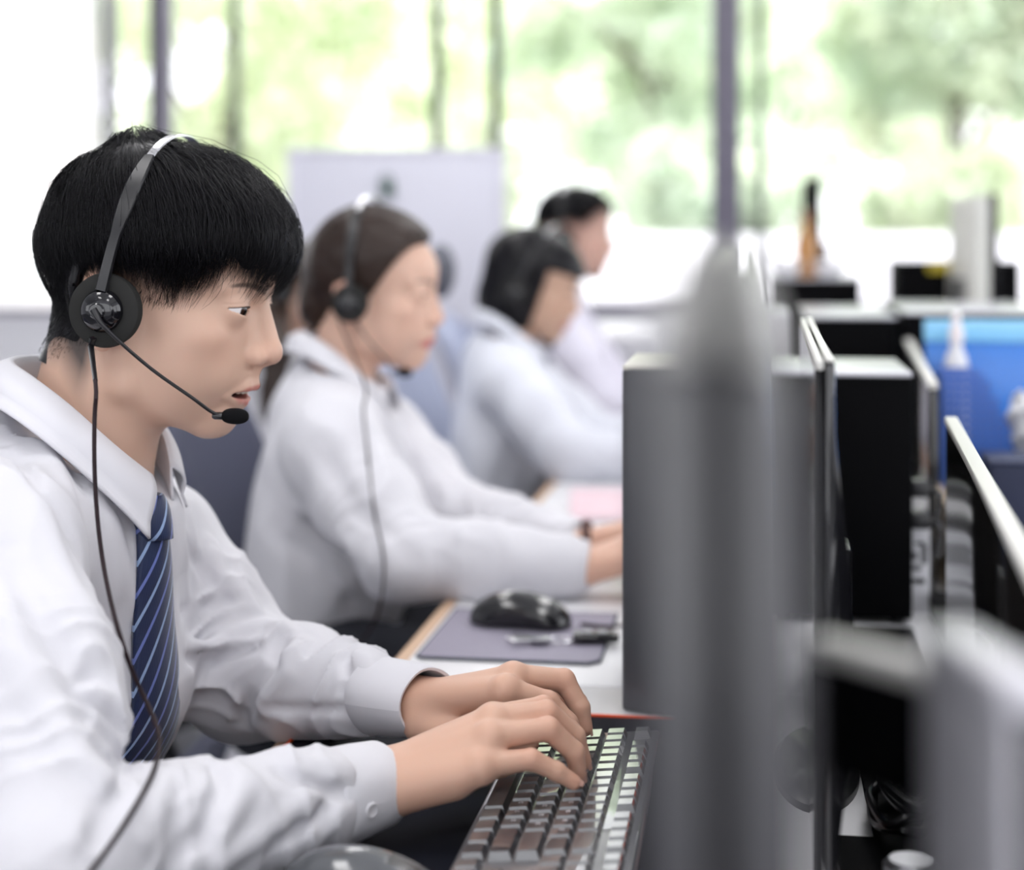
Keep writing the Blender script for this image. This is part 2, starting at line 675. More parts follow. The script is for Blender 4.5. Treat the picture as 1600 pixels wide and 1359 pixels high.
def eye_parts(parent, hr, ho, base_loc, gaze=(1, 0, -0.08), lid=1.0, hs=1.0):
    for sgn in (1, -1):
        g = Geo().ball((0, 0, 0), 1.30, 120, 90)
        V = np.array(g.v)
        gz = np.array(gaze, dtype=float)
        gz /= np.linalg.norm(gz)
        ca = (V / 1.30) @ gz
        T = np.tile(np.float32((0.78, 0.74, 0.74)), (len(V), 1))
        an = np.arccos(np.clip(ca, -1, 1))[:, None]
        wi = np.clip((0.57 - an) / 0.06, 0, 1)
        T = T * (1 - wi) + np.float32((0.030, 0.015, 0.010)) * wi
        wi = np.clip((0.26 - an) / 0.06, 0, 1)
        T = T * (1 - wi) + np.float32((0.004, 0.004, 0.004)) * wi
        V = V + gz * (np.clip(ca - math.cos(0.5), 0, 1) * 0.35)[:, None]
        C = np.array((8.85, 3.3 * sgn, 1.6))
        wv = ((V + C) / 100 * hs) @ hr.T + ho - base_loc
        tri, quad = [f for f in g.f if len(f) == 3], [f for f in g.f if len(f) == 4]
        me = fast_mesh('eyeball', wv, quad, EYE, T)
        link('eyeball', me, parent)
        # lashes along the upper lid
        ls = Geo()
        rim = []
        for k in range(27):
            s = -0.97 + 1.94 * k / 26
            y = 3.3 + 1.62 * s
            z = 1.52 + 0.10 * s + 0.46 * lid * (1 - s * s) + (1 - lid) * 0.12
            x = 8.85 + math.sqrt(max(1.48 ** 2 - (y - 3.3) ** 2 - (z - 1.6) ** 2, 0.02)) + 0.02
            rim.append(Vector((np.array((x, y * sgn, z)) / 100 * hs) @ hr.T + ho - base_loc))
        ls.tube(rim, [0.00018 + 0.00040 * math.sin(math.pi * (1 - k / 26) ** 1.6) for k in range(27)], 6)
        for k in range(0):
            s = -0.95 + 1.9 * k / 25
            y = 3.15 + 1.42 * s
            z = 1.52 + 0.10 * s + 0.44 * (1 - s * s)
            x = 8.9 + math.sqrt(max(1.40 ** 2 - (y - 3.2) ** 2 - (z - 1.6) ** 2, 0.02))
            p0 = np.array((x - 0.02, y * sgn, z))
            out = np.array((0.85, (0.25 * s) * sgn, 0.0))
            p1 = p0 + out * 0.18 + np.array((0, 0, -0.07))
            p2 = p0 + out * 0.36 + np.array((0, 0, -0.04))
            pts = [Vector(((p / 100) @ hr.T + ho - base_loc)) for p in (p0, p1, p2)]
            ls.tube(pts, [0.0005, 0.00035, 0.0001], 4)
        ls.build('eyelash', LASH, parent)


def ribbons(paths, widths, normals=None, nside=3):
    """paths (S, n, 3) -> slim tapered three-sided hairs"""
    S, n, _ = paths.shape
    T = np.gradient(paths, axis=1)
    T /= np.linalg.norm(T, axis=2, keepdims=True) + 1e-9
    ref = np.where(np.abs(T[..., 2:3]) < 0.9, np.array((0, 0, 1.0)), np.array((1.0, 0, 0)))
    U = np.cross(T, ref)
    U /= np.linalg.norm(U, axis=2, keepdims=True) + 1e-9
    B = np.cross(T, U)
    V = np.empty((S, n, nside, 3), dtype=np.float32)
    for k in range(nside):
        a = 2 * math.pi * k / nside
        V[:, :, k] = paths + (U * math.cos(a) + B * math.sin(a)) * widths[..., None]
    base = (np.arange(S) * n * nside)[:, None, None]
    i = (np.arange(n - 1) * nside)[None, :, None]
    k = np.arange(nside)[None, None, :]
    k2 = (k + 1) % nside
    a = base + i + k
    b = base + i + k2
    q = np.stack([a, b, b + nside, a + nside], -1).reshape(-1, 4)
    return V.reshape(-1, 3), q


class HairDome:
    """hair that falls from a crown: radius of the scalp by direction, cached on a grid"""

    def __init__(self, H=(0.3, 0, 5.0), crown=(-0.35, 0, 0.94)):
        self.H = np.array(H)
        c = np.array(crown)
        self.c = c / np.linalg.norm(c)
        f = np.array((1.0, 0, 0)) - self.c * self.c[0]
        self.f = f / np.linalg.norm(f)
        self.l = np.array((0, 1.0, 0))
        self.nphi, self.npsi = 96, 60
        ph = np.linspace(-math.pi, math.pi, self.nphi)
        ps = np.linspace(0, math.radians(140), self.npsi)
        PH, PS = np.meshgrid(ph, ps, indexing='ij')
        D = self.dirs(PH.ravel(), PS.ravel())
        r = np.full(len(D), 16.0)
        for _ in range(40):
            r -= scalp_sdf((self.H + D * r[:, None]).astype(np.float32)) * 0.9
        self.r = r.reshape(self.nphi, self.npsi)

    def dirs(self, phi, psi):
        return (np.cos(psi)[:, None] * self.c + np.sin(psi)[:, None] * (np.cos(phi)[:, None] * self.f + np.sin(phi)[:, None] * self.l))

    def radius(self, phi, psi):
        phi = (phi + math.pi) % (2 * math.pi) - math.pi
        a = (phi + math.pi) / (2 * math.pi) * (self.nphi - 1)
        b = np.clip(psi / math.radians(140) * (self.npsi - 1), 0, self.npsi - 1.001)
        i, j = np.clip(a.astype(int), 0, self.nphi - 2), b.astype(int)
        u, v = a - i, b - j
        R = self.r
        return (R[i, j] * (1 - u) + R[i + 1, j] * u) * (1 - v) + (R[i, j + 1] * (1 - u) + R[i + 1, j + 1] * u) * v


def fringe_end(phi):
    a = np.degrees(np.abs((phi + math.pi) % (2 * math.pi) - math.pi))
    return np.radians(np.interp(a, [0, 11, 22, 33, 45, 54, 64, 76, 97, 129, 180], [111, 108, 117, 106, 102, 111, 120, 110, 98, 96, 90]))


def fringe_thick(phi, psi):
    a = np.degrees(np.abs((phi + math.pi) % (2 * math.pi) - math.pi))
    front = np.exp(-(a / 62) ** 4)
    p = np.degrees(psi)
    t = 2.05 + 0.75 * front * np.exp(-((p - 78) / 32) ** 2) - 1.15 * np.exp(-((a - 180) / 75) ** 2) * np.clip(p / 60, 0, 1) + 0.75 * np.exp(-(p / 40) ** 2)
    return t * np.interp(p, [0, 20, 95, 118], [1, 1, 0.95, 0.62])


def short_hair(parent, hr, ho, base_loc, material, count=15000, seed=1, width=0.021, end=fringe_end, thick=fringe_thick, n=11, name='hair', nape=True):
    rs = np.random.RandomState(seed)
    dome = HairDome()
    # clumps
    nc = 620
    cphi = rs.uniform(-math.pi, math.pi, nc)
    cend = end(cphi) + rs.normal(0, math.radians(4.6), nc)
    S = count
    ci = rs.randint(0, nc, S)
    spread = rs.normal(0, 0.06, S)
    phi0 = cphi[ci] + spread
    pe = cend[ci] + rs.normal(0, math.radians(2.2), S)
    p0 = rs.uniform(0.0, 0.9, S) ** 0.8 * end(phi0) * 0.9
    lay = 0.30 + 0.70 * np.sqrt(rs.uniform(0, 1, S))
    stray = rs.uniform(0, 1, S) < 0.018
    lay = np.where(stray, lay + rs.uniform(0.1, 0.32, S), lay)
    t = np.linspace(0, 1, n)
    PSI = p0[:, None] + (np.maximum(pe - p0, math.radians(8)))[:, None] * t
    PHI = phi0[:, None] + (rs.normal(0, 0.10, S)[:, None] * np.sin(t * 2.2)) - 0.8 * spread[:, None] * t ** 2 + 0.20 * np.sin(PSI * 1.3)
    PHI += 0.03 * np.sin(PSI * rs.uniform(3, 8, S)[:, None] + rs.uniform(0, 6, S)[:, None])
    D = dome.dirs(PHI.ravel(), PSI.ravel())
    R = dome.radius(PHI.ravel(), PSI.ravel())
    Tk = thick(PHI.ravel(), PSI.ravel()).reshape(S, n)
    rise = np.maximum(np.minimum(1, 0.12 + t * 2.6) ** 0.7, np.exp(-(PSI / 0.55) ** 2))
    sway = 1 + 0.10 * np.sin(PSI * 9 + ci[:, None])
    rr = R.reshape(S, n) + Tk * lay[:, None] * rise * (1 - 0.22 * np.maximum(t - 0.7, 0) / 0.3) * sway
    path = dome.H + D.reshape(S, n, 3) * rr[..., None]
    wd = width * (1 - 0.8 * t ** 5)[None, :] * rs.uniform(0.7, 1.2, S)[:, None]
    V, Q = ribbons(path, wd)
    # the mass below the strands
    nu, nv = 360, 26
    ph = np.linspace(-math.pi, math.pi, nu + 1)[:-1]
    tt = np.linspace(0.0, 1.0, nv)
    PH, TT = np.meshgrid(ph, tt, indexing='ij')
    jag = np.radians(7.5 - 1.5 * np.sin(PH * 23 + 2 * np.sin(PH * 7)) - 0.9 * np.sin(PH * 41 + 1.3))
    PSm = TT * (end(PH.ravel()).reshape(PH.shape) - jag)
    Rm = dome.radius(PH.ravel(), PSm.ravel()).reshape(PH.shape)
    Tm = thick(PH.ravel(), PSm.ravel()).reshape(PH.shape)
    Rm = Rm + Tm * 0.66 * np.minimum(1, (1 - TT) * 4 + 0.08)
    Vm = dome.H + dome.dirs(PH.ravel(), PSm.ravel()) * Rm.ravel()[:, None]
    i, j = np.meshgrid(np.arange(nu), np.arange(nv - 1), indexing='ij')
    i2 = (i + 1) % nu
    Qm = np.stack([i * nv + j, i * nv + j + 1, i2 * nv + j + 1, i2 * nv + j], -1).reshape(-1, 4)
    parts = [(V, Q), (Vm.astype(np.float32), Qm)]
    if nape:
        # short cropped hair from the fringe down to the nape and before the ears
        S2 = 15000
        cand = np.stack([rs.uniform(-10, 6, S2 * 3), rs.uniform(-8, 8, S2 * 3), rs.uniform(-6.5, 6, S2 * 3)], 1)
        hs = np.array([0.0, 0, 0])
        c = cand.astype(np.float32)
        for _ in range(14):
            e = 0.05
            d0 = man_skull(c)
            gx = np.stack([man_skull(c + np.float32([e if a == b else 0 for b in range(3)])) - d0 for a in range(3)], 1)
            gx /= np.linalg.norm(gx, axis=1, keepdims=True) + 1e-9
            c = c - gx * d0[:, None]
        keep = (np.abs(man_skull(c)) < 0.1) & (c[:, 0] < -1.8) & (c[:, 2] > -5.2 - 0.0 * c[:, 0]) & (c[:, 2] < 5.5) & (rs.uniform(0, 1, len(c)) < np.clip((c[:, 2] + 5.6) / 4.5, 0.1, 1))
        side = (np.abs(man_skull(c)) < 0.1) & (c[:, 0] > 1.2) & (c[:, 0] < 5.0) & (c[:, 2] > 1.2) & (c[:, 2] < 5) & (np.abs(c[:, 1]) > 5)
        keep = keep | (side & (rs.uniform(0, 1, len(c)) < 0.5))
        c, gx = c[keep], gx[keep]
        c = c + gx * (nape_thick(c) * (c[:, 0] < 0) * (c[:, 2] > -3.9) * 1.0)[:, None]
        S2 = len(c)
        t2 = np.linspace(0, 1, 4)
        dn = np.stack([-0.15 * np.ones(S2), 0 * np.ones(S2), -1 * np.ones(S2)], 1) + rs.normal(0, 0.22, (S2, 3))
        dn = dn - gx * (dn * gx).sum(1)[:, None]
        dn /= np.linalg.norm(dn, axis=1, keepdims=True) + 1e-9
        L = rs.uniform(0.35, 0.85, S2) * np.clip((c[:, 2] + 6.5) / 6, 0.35, 1)
        path2 = c[:, None] + dn[:, None] * (L[:, None] * t2)[..., None] + gx[:, None] * (0.22 * L[:, None] * t2 + 0.01)[..., None]
        V2, Q2 = ribbons(path2, (0.014 * (1 - 0.7 * t2))[None, :] * np.ones((S2, 1)))
        parts.append((V2, Q2))

        def fn(q):
            d = man_skull(q) - nape_thick(q) * 0.72
            return smax(d, np.maximum(q[:, 0] + 2.6 + 0.25 * np.abs(q[:, 1]) * 0.2, q[:, 2] - 5.0), 0.5)
        parts.append(surface(fn, (-12, -8, -6), (0, 8, 6), 0.25))
    V, Q = merge(parts)
    wv = (V.astype(np.float64) / 100) @ hr.T + ho - base_loc
    return link(name, fast_mesh(name, wv, Q, material), parent)


def nape_thick(q):
    return np.clip((q[:, 2] + 3.3) / 4.6, -0.3, 1) * 1.05


def man_skull(c):
    d = head_sdf(c, detail=False)
    return smin(d, cap(c, (-2.2, 0, -4), (-5.2, 0, -15), 5.35, 6.0), 2.5)


# ---- hands
FR = {'index': (0.0102, 0.0089, 0.0078, 0.0066), 'middle': (0.0105, 0.0091, 0.0080, 0.0067), 'ring': (0.0100, 0.0086, 0.0076, 0.0064), 'pinky': (0.0092, 0.0076, 0.0067, 0.0057)}


def hand_sdf(P, H, s=1.0):
    """H: wrist, arm (towards the elbow), and for every finger its MCP, PIP, DIP, tip; thumb CMC, MCP, IP, tip"""
    w = np.array(H['wrist'])
    d = cap(P, np.array(H['arm']), w, 0.0200 * s, 0.0190 * s)
    pal = None
    mc = [np.array(H[k][0]) for k in ('index', 'middle', 'ring', 'pinky')]
    up = np.array(H.get('up', (0, 0, 1)))
    side = mc[0] - mc[3]
    side /= np.linalg.norm(side)
    for k, m in enumerate(mc):
        o = w + side * (0.012 - 0.008 * k) * s
        c = cap(P, o, m - up * 0.002, 0.0135 * s, 0.0122 * s)
        pal = c if pal is None else smin(pal, c, 0.014 * s)
    pal = smin(pal, cap(P, w - side * 0.012 * s - up * 0.006, mc[3] - up * 0.008 - (mc[3] - w) * 0.25, 0.0125 * s, 0.012 * s), 0.012)
    d = smin(d, pal, 0.02 * s)
    fing = None
    for k in ('index', 'middle', 'ring', 'pinky'):
        j = H[k]
        r = [x * s for x in FR[k]]
        f = chain(P, [np.array(x) for x in j], r, 0.003)
        f = np.minimum(f, sph(P, np.array(j[1]) + up * 0.0008, r[1] * 1.02))
        d = smin(d, smin(f, sph(P, np.array(j[0]) + up * 0.001, r[0] * 1.0), 0.004), 0.0055 * s)
    t = chain(P, [np.array(x) for x in H['thumb']], [0.0155 * s, 0.0112 * s, 0.0098 * s, 0.0078 * s], 0.005)
    d = smin(d, t, 0.013 * s)
    return d


def nail(parent, tip, dip, up, base_loc, s=1.0, name='fingernail'):
    tip, dip, up = Vector(tip), Vector(dip), Vector(up)
    ax = (tip - dip).normalized()
    n = (up - ax * up.dot(ax)).normalized()
    b = ax.cross(n)

    def fn(u, v):
        a = (v - 0.5) * 1.7
        w = 0.0062 * s
        l = (u - 0.45) * 0.0105 * s
        r = w * (1.0 - 0.25 * max(u - 0.75, 0) * 4 * abs(v - 0.5) * 2)
        return tip + ax * (l + 0.0012) + b * (math.sin(a) * r) + n * (math.cos(a) * w * 1.08 + 0.0001 - 0.0012 * u) - Vector(base_loc)
    return Geo().grid(fn, 6, 7).build(name, mat('fingernail', (0.66, 0.40, 0.33), 0.25, coat=0.3), parent)


# ---- torso, arms
def torso_sdf(P, S, off=0.0):
    """S: neck0 (base of neck), chest, yaw, sh_r, sh_l, scale"""
    R = np.array(Matrix.Rotation(S['yaw'], 3, 'Z') @ Matrix.Rotation(S.get('lean', 0.0), 3, 'Y'))
    q = to_local(P, S['chest'], R)
    q[:, 0] /= np.float32(S.get('depth', 1.0))
    k = S.get('k', 1.0)
    d = ell(q, (0, 0, 0.0), (0.122 * k + off, 0.168 * k + off, 0.20 * k + off))
    d = smin(d, ell(q, (-0.032, 0, -0.20 * k), (0.115 * k + off, 0.150 * k + off, 0.21 * k + off)), 0.06)
    d = smin(d, ell(q, (-0.045, 0, -0.42 * k), (0.130 * k + off, 0.18 * k + off, 0.13 * k + off)), 0.08)
    if S.get('bust'):
        q2 = q.copy()
        q2[:, 1] = np.abs(q2[:, 1])
        d = smin(d, ell(q2, (0.085 * k, 0.06 * k, -0.02), (0.055 + off, 0.06 + off, 0.065 + off)), 0.05)
    n0 = np.array(S['neck0'])
    for s in ('sh_r', 'sh_l'):
        d = smin(d, cap(P, n0 + np.array((-0.005, 0, -0.008)), np.array(S[s]), 0.046 * k + off, 0.05 * k + off), 0.075)
    d = smin(d, cap(P, n0 + np.array((-0.01, 0, -0.06)), n0 + np.array((-0.01, 0, -0.14)), 0.062 * k ** 2 + off, 0.09 * k ** 2 + off), 0.05)
    return d


def arm_sdf(P, sh, el, wr, r, off=0.0, end=1.0):
    sh, el, wr = np.array(sh), np.array(el), np.array(wr)
    e = el + (wr - el) * end
    m = (sh + el) / 2
    f = el + (e - el) * 0.45
    return chain(P, [sh, m, el, f, e], [x + off for x in r], 0.02)


def legs_sdf(P, S, off=0.0):
    R = np.array(Matrix.Rotation(S['yaw'], 3, 'Z'))
    c = np.array(S['chest'])
    d = None
    hipz = S.get('seat', 0.47) + 0.11
    for y in (-0.10, 0.10):
        hip = np.array((c[0] - 0.03, c[1] + y, hipz))
        knee = hip + np.array((0.42, y * 0.3, 0.0))
        ank = np.array((knee[0] - 0.04, knee[1], 0.09))
        x = chain(P, [hip, knee, ank], [0.088 + off, 0.062 + off, 0.048 + off], 0.04)
        d = x if d is None else np.minimum(d, x)
        foot = cap(P, ank + np.array((0, 0, -0.04)), ank + np.array((0.16, 0, -0.05)), 0.045, 0.036)
        d = np.minimum(d, foot) if off == 0 else d
    d = smin(d, ell(P, (c[0] - 0.03, c[1], hipz), (0.13 + off, 0.175 + off, 0.11 + off)), 0.05)
    return d


def wrinkles(P, sh, el, wr, amp, seed=0):
    """folds that ring the elbow and run along the forearm"""
    sh, el, wr = np.array(sh), np.array(el), np.array(wr)
    w = wob(P, 0.09, seed) * 1.3
    out = np.zeros(len(P), dtype=np.float32)
    for a, b, f, lo, hi in ((sh, el, 46, 0.25, 1.15), (el, wr, 40, -0.1, 0.95)):
        L = np.linalg.norm(b - a)
        t = seg_t(P, a, b)
        ax = (b - a) / L
        perp = np.cross(ax, (0.3, 0.2, 1.0))
        perp /= np.linalg.norm(perp)
        u = (P - np.float32(a)) @ np.float32(perp)
        dist = cap(P, a, b, 0.0)
        near = np.exp(-(np.maximum(dist - 0.075, 0) / 0.02) ** 2)
        env = np.clip((t - lo) / 0.25, 0, 1) * np.clip((hi - t) / 0.2, 0, 1) * near
        ph = t * L * f * 2.2 + u * 30 + w * 1.6
        ridge = 1 - np.abs(np.sin(ph))
        out -= amp * env * (ridge ** 1.5 - 0.35) * (0.55 + 0.45 * wob(P, 0.13, seed + 9))
    return out


def build_body(spec, name='person'):
    """one skin mesh (head, neck, torso, arms, hands) with the child parts of the clothes; returns the person object"""
    S = spec
    ho = np.array(S['head'])
    hr = head_rot(S['hyaw'], S['hpitch'], S.get('hroll', 0.0))
    base = np.array((S['chest'][0], S['chest'][1], 0.0))
    hs = S.get('hscale', 1.0)
    n_top = ho + hr @ (np.array((-2.2, 0, -4.0)) / 100)
    n0 = np.array(S['neck0'])
    nr = S.get('neck_r', (0.0535, 0.060))
    slim, mouth = S.get('slim', 0.0), S.get('mouth', 0.0)

    def neck(P):
        d = cap(P, n_top, n0, nr[0], nr[1])
        return d

    def f_head(P):
        q = to_local(P, ho, hr) * np.float32(100 / hs)
        d = head_sdf(q, slim, mouth, True, S.get('eye_open', 1.0), S.get('smile', 0.0)) / 100 * hs
        d = smin(d, neck(P), 0.022)
        return smin(d, torso_sdf(P, S, -0.01), 0.03)

    hz = S['head_h']
    zcut = float(n0[2]) + 0.0
    lo = ho - np.array((0.16, 0.12, 0)); lo[2] = zcut
    hi = ho + np.array((0.17, 0.12, 0.165))
    V, Q = surface(f_head, lo, hi, hz)
    T = head_tint(to_local(V, ho, hr) * np.float32(100 / hs), S.get('skin', SKIN_BASE), S.get('fade'), S.get('lips', (0.50, 0.16, 0.14)), mouth)
    parts, tints = [(V, Q)], [T]

    def f_torso(P):
        d = torso_sdf(P, S, -0.01)
        d = smin(d, neck(P), 0.03)
        for h in ('r', 'l'):
            d = smin(d, arm_sdf(P, S['sh_' + h], S['el_' + h], S['wr_' + h], (0.043, 0.040, 0.032, 0.026, 0.020)), 0.03)
        return smin(d, legs_sdf(P, S, -0.008), 0.03)
    allp = np.array([S[k] for k in ('sh_r', 'sh_l', 'el_r', 'el_l', 'wr_r', 'wr_l', 'chest')])
    lo = allp.min(0) - 0.30; hi = allp.max(0) + 0.30
    lo[2] = 0.0; hi[2] = zcut + 0.004
    hi[0] += 0.1
    V, Q = surface(f_torso, lo, hi, 0.009)
    parts.append((V, Q)); tints.append(np.tile(np.float32(S.get('skin', SKIN_BASE)), (len(V), 1)))
    for h in ('r', 'l'):
        if 'hand_' + h in S:
            H = S['hand_' + h]
            pts = np.array([p for k in H if k not in ('up',) for p in (np.atleast_2d(H[k]))])
            V, Q = surface(lambda P: hand_sdf(P, H, S.get('hand_s', 1.0)), pts.min(0) - 0.03, pts.max(0) + 0.03, S['hand_h'])
            T = np.tile(np.float32(S.get('skin', SKIN_BASE)) * np.float32((1.0, 0.93, 0.90)), (len(V), 1))
            for k in FR:
                for jn in (1, 3):
                    dd = np.linalg.norm(V - np.float32(H[k][jn]), axis=1)
                    ww = 0.45 * np.exp(-(dd / 0.011) ** 2)[:, None]
                    T = T * (1 - ww) + T * np.float32((1.02, 0.82, 0.80)) * ww
            parts.append((V, Q)); tints.append(T)
    V, Q = merge(parts)
    T = np.concatenate(tints)
    me = fast_mesh(name, V - base, Q, SKIN, T)
    person = link(name, me, None, tuple(base))
    S['_hr'], S['_ho'], S['_base'] = hr, ho, base
    # trousers
    V, Q = surface(lambda P: legs_sdf(P, S, 0.012) + 0.004 * wob(P, 0.08, 4), lo, (hi[0], hi[1], S['chest'][2] - 0.2), 0.012)
    keep = (V[Q].min(1)[:, 2] > 0.10)
    link('trousers', fast_mesh('trousers', V - base, Q[keep], S.get('trouser_mat', TROUSER)), person)
    return person


def shirt_base(S):
    rr = S.get('sleeve_r', (0.066, 0.062, 0.056, 0.050, 0.040))

    def f(P):
        d = torso_sdf(P, S, S.get('shirt_off', 0.016))
        for i, h in enumerate(('r', 'l')):
            d = smin(d, arm_sdf(P, S['sh_' + h], S['el_' + h], S['wr_' + h], S.get('sleeve_' + h, rr), 0.0, S.get('sleeve_end', 0.86)), 0.028)
        return d
    return f


def march(f, px, py, dmax=3.0, start=0.4):
    """the first point of a surface met by a sight line from the photographer's position through the pixel"""
    o = np.array((0, 0, CAM_Z))
    dv = np.array(W(px, py, 1.0)) - o
    t = start
    for _ in range(90):
        p = o + dv * t
        d = float(f(np.array([p], dtype=np.float32))[0])
        if d < 0.0005:
            return p
        t += max(d * 0.7, 0.0006)
        if t > dmax:
            return None
    return None


def build_shirt(S, person, res, strokes=(), amp=0.006, extra=None, name='shirt', material=None):
    fb = shirt_base(S)
    st = []
    for s in strokes:
        pts = [march(fb, x, y) for x, y in s[0]]
        pts = [p for p in pts if p is not None]
        if len(pts) > 1:
            st.append((pts, s[1], s[2]))

    def f(P):
        d = fb(P)
        near = np.abs(d) < 0.03
        idx = np.nonzero(near)[0]
        if len(idx):
            Pn = P[idx]
            dd = np.zeros(len(Pn), dtype=np.float32)
            for h in ('r', 'l'):
                dd += wrinkles(Pn, S['sh_' + h], S['el_' + h], S['wr_' + h], amp, 3 if h == 'r' else 17)
            dd += -0.0035 * (1 - np.abs(wob(Pn * np.float32((1, 1, 0.45)), 0.06, 31))) + 0.002 * wob(Pn, 0.11, 8)
            for pts, w, a in st:
                pm = np.array(pts)
                bb = ((Pn > pm.min(0) - 3 * w) & (Pn < pm.max(0) + 3 * w)).all(1)
                ib = np.nonzero(bb)[0]
                if len(ib) == 0:
                    continue
                Pb = Pn[ib]
                m = None
                for i in range(len(pts) - 1):
                    c = cap(Pb, pts[i], pts[i + 1], 0.0)
                    m = c if m is None else np.minimum(m, c)
                # fade at both ends
                e = np.minimum(np.linalg.norm(Pb - np.float32(pts[0]), axis=1), np.linalg.norm(Pb - np.float32(pts[-1]), axis=1))
                dd[ib] -= a * np.exp(-(m / w) ** 2) * np.clip(0.25 + e / (2.5 * w), 0, 1)
            if extra is not None:
                dd += extra(Pn)
            d = d.copy()
            d[idx] += dd
        return d
    allp = np.array([S[k] for k in ('sh_r', 'sh_l', 'el_r', 'el_l', 'wr_r', 'wr_l', 'chest')])
    lo = allp.min(0) - 0.28
    hi = allp.max(0) + 0.28
    lo[2] = S['chest'][2] - 0.44
    hi[2] = float(S['neck0'][2]) + 0.12
    n0 = np.array(S['neck0'])
    S['_shirt'] = f
    ax = np.array(S['_ho']) + np.array((-0.03, 0, -0.06)) - n0

    cc = np.float32(S['collar_c'])
    cn = np.float32(np.array((0.55, 0, 0.835)))

    def fcut(P):
        q = P - cc
        rad = np.sqrt(q[:, 0] ** 2 + q[:, 1] ** 2) - np.float32(S.get('neck_hole', 0.085))
        return np.maximum(f(P), -np.maximum(-(q @ cn), rad))
    V, Q = largest(*surface(fcut, lo, hi, res))
    return link(name, fast_mesh(name, V - S['_base'], Q, material or SHIRT), person)


def cuff(person, S, h, r0=0.040, r1=0.037, length=0.062, start=0.80, name='cuff', res=40, material=None):
    el, wr = Vector(S['el_' + h]), Vector(S['wr_' + h])
    ax = (wr - el).normalized()
    L = (wr - el).length
    a = el + ax * (L * start)
    u = ax.cross(Vector((0, 0, 1))).normalized()
    v = u.cross(ax)
    rs = random.Random(5 if h == 'r' else 8)
    ph = [rs.uniform(0, 6) for _ in range(4)]
    prof = [(0.0, r0 - 0.006), (0.0, r0), (0.03, r0 + 0.0015), (0.3, (r0 + r1) / 2 + 0.002), (0.6, (r0 + r1) / 2 + 0.001), (0.97, r1), (1.0, r1 - 0.001), (0.985, r1 - 0.0035), (0.3, r1 - 0.004), (0.0, r1 - 0.006)]

    def fn(i, k):
        t, r = prof[min(int(round(i * (len(prof) - 1))), len(prof) - 1)]
        an = 2 * math.pi * k
        r = r * (1 + 0.035 * math.sin(2 * an + ph[0]) + 0.02 * math.sin(3 * an + ph[1] + 3 * t) + 0.012 * math.sin(5 * an + ph[2]))
        return a + ax * (t * length + 0.002 * math.sin(an + ph[3])) + u * (math.cos(an) * r) + v * (math.sin(an) * r * 0.92) - Vector(S['_base'])
    c = Geo().grid(fn, len(prof), res).build(name, material or SHIRT, person, sharp=60)
    return c, a, ax, u, v


# ------------------------------------------------------------------ the man in the blue striped tie
MAN = dict(
    head=(-0.525, 1.357, 1.137), hyaw=0.0, hpitch=math.radians(10), head_h=0.0010, mouth=0.6, collar_c=(-0.562, 1.338, 1.012),
    neck0=(-0.580, 1.338, 0.962), fade=(0.035, 0.030, 0.030),
    chest=(-0.664, 1.335, 0.835), yaw=math.radians(-12),
    sh_r=(-0.575, 1.15, 0.955), sh_l=(-0.572, 1.490, 0.895),
    el_r=(-0.428, 0.967, 0.802), el_l=(-0.47, 1.47, 0.793),
    wr_r=(-0.277, 1.182, 0.792), wr_l=(-0.289, 1.352, 0.808),
    hand_h=0.0013, sleeve_end=0.76, seat=0.46,
    sleeve_r=(0.072, 0.068, 0.054, 0.045, 0.0355), sleeve_l=(0.060, 0.060, 0.054, 0.046, 0.0355),
    hand_r=dict(wrist=(-0.277, 1.182, 0.793), arm=(-0.335, 1.10, 0.796),
                index=[(-0.198, 1.226, 0.832), (-0.162, 1.246, 0.836), (-0.143, 1.258, 0.816), (-0.136, 1.264, 0.798)],
                middle=[(-0.195, 1.207, 0.836), (-0.157, 1.226, 0.838), (-0.137, 1.237, 0.818), (-0.131, 1.241, 0.798)],
                ring=[(-0.194, 1.187, 0.829), (-0.153, 1.206, 0.832), (-0.135, 1.2155, 0.813), (-0.132, 1.219, 0.796)],
                pinky=[(-0.198, 1.168, 0.814), (-0.163, 1.183, 0.816), (-0.145, 1.190, 0.806), (-0.133, 1.195, 0.797)],
                thumb=[(-0.252, 1.203, 0.790), (-0.222, 1.236, 0.787), (-0.196, 1.252, 0.790), (-0.176, 1.260, 0.792)]),
    hand_l=dict(wrist=(-0.289, 1.352, 0.804), arm=(-0.36, 1.394, 0.800),
                index=[(-0.199, 1.294, 0.836), (-0.166, 1.305, 0.824), (-0.150, 1.3065, 0.808), (-0.143, 1.307, 0.797)],
                middle=[(-0.196, 1.318, 0.840), (-0.1565, 1.335, 0.834), (-0.143, 1.332, 0.813), (-0.139, 1.330, 0.797)],
                ring=[(-0.200, 1.341, 0.832), (-0.162, 1.358, 0.828), (-0.147, 1.354, 0.811), (-0.142, 1.351, 0.797)],
                pinky=[(-0.208, 1.360, 0.820), (-0.180, 1.378, 0.818), (-0.167, 1.377, 0.806), (-0.159, 1.376, 0.797)],
                thumb=[(-0.272, 1.325, 0.794), (-0.232, 1.296, 0.793), (-0.202, 1.289, 0.791), (-0.180, 1.298, 0.792)]),
)
man = build_body(MAN)
tag(man, 'man with black hair in a white shirt and striped blue tie, typing', 'person')
_hr, _ho, _b = MAN['_hr'], MAN['_ho'], MAN['_base']
eye_parts(man, _hr, _ho, _b, gaze=(1, -0.10, -0.12))
short_hair(man, _hr, _ho, _b, HAIR_BLACK)


def HP(p):
    """a point of the man's head frame (cm, already pitched) in the room"""
    return Vector(_ho + np.array(p) / 100.0)


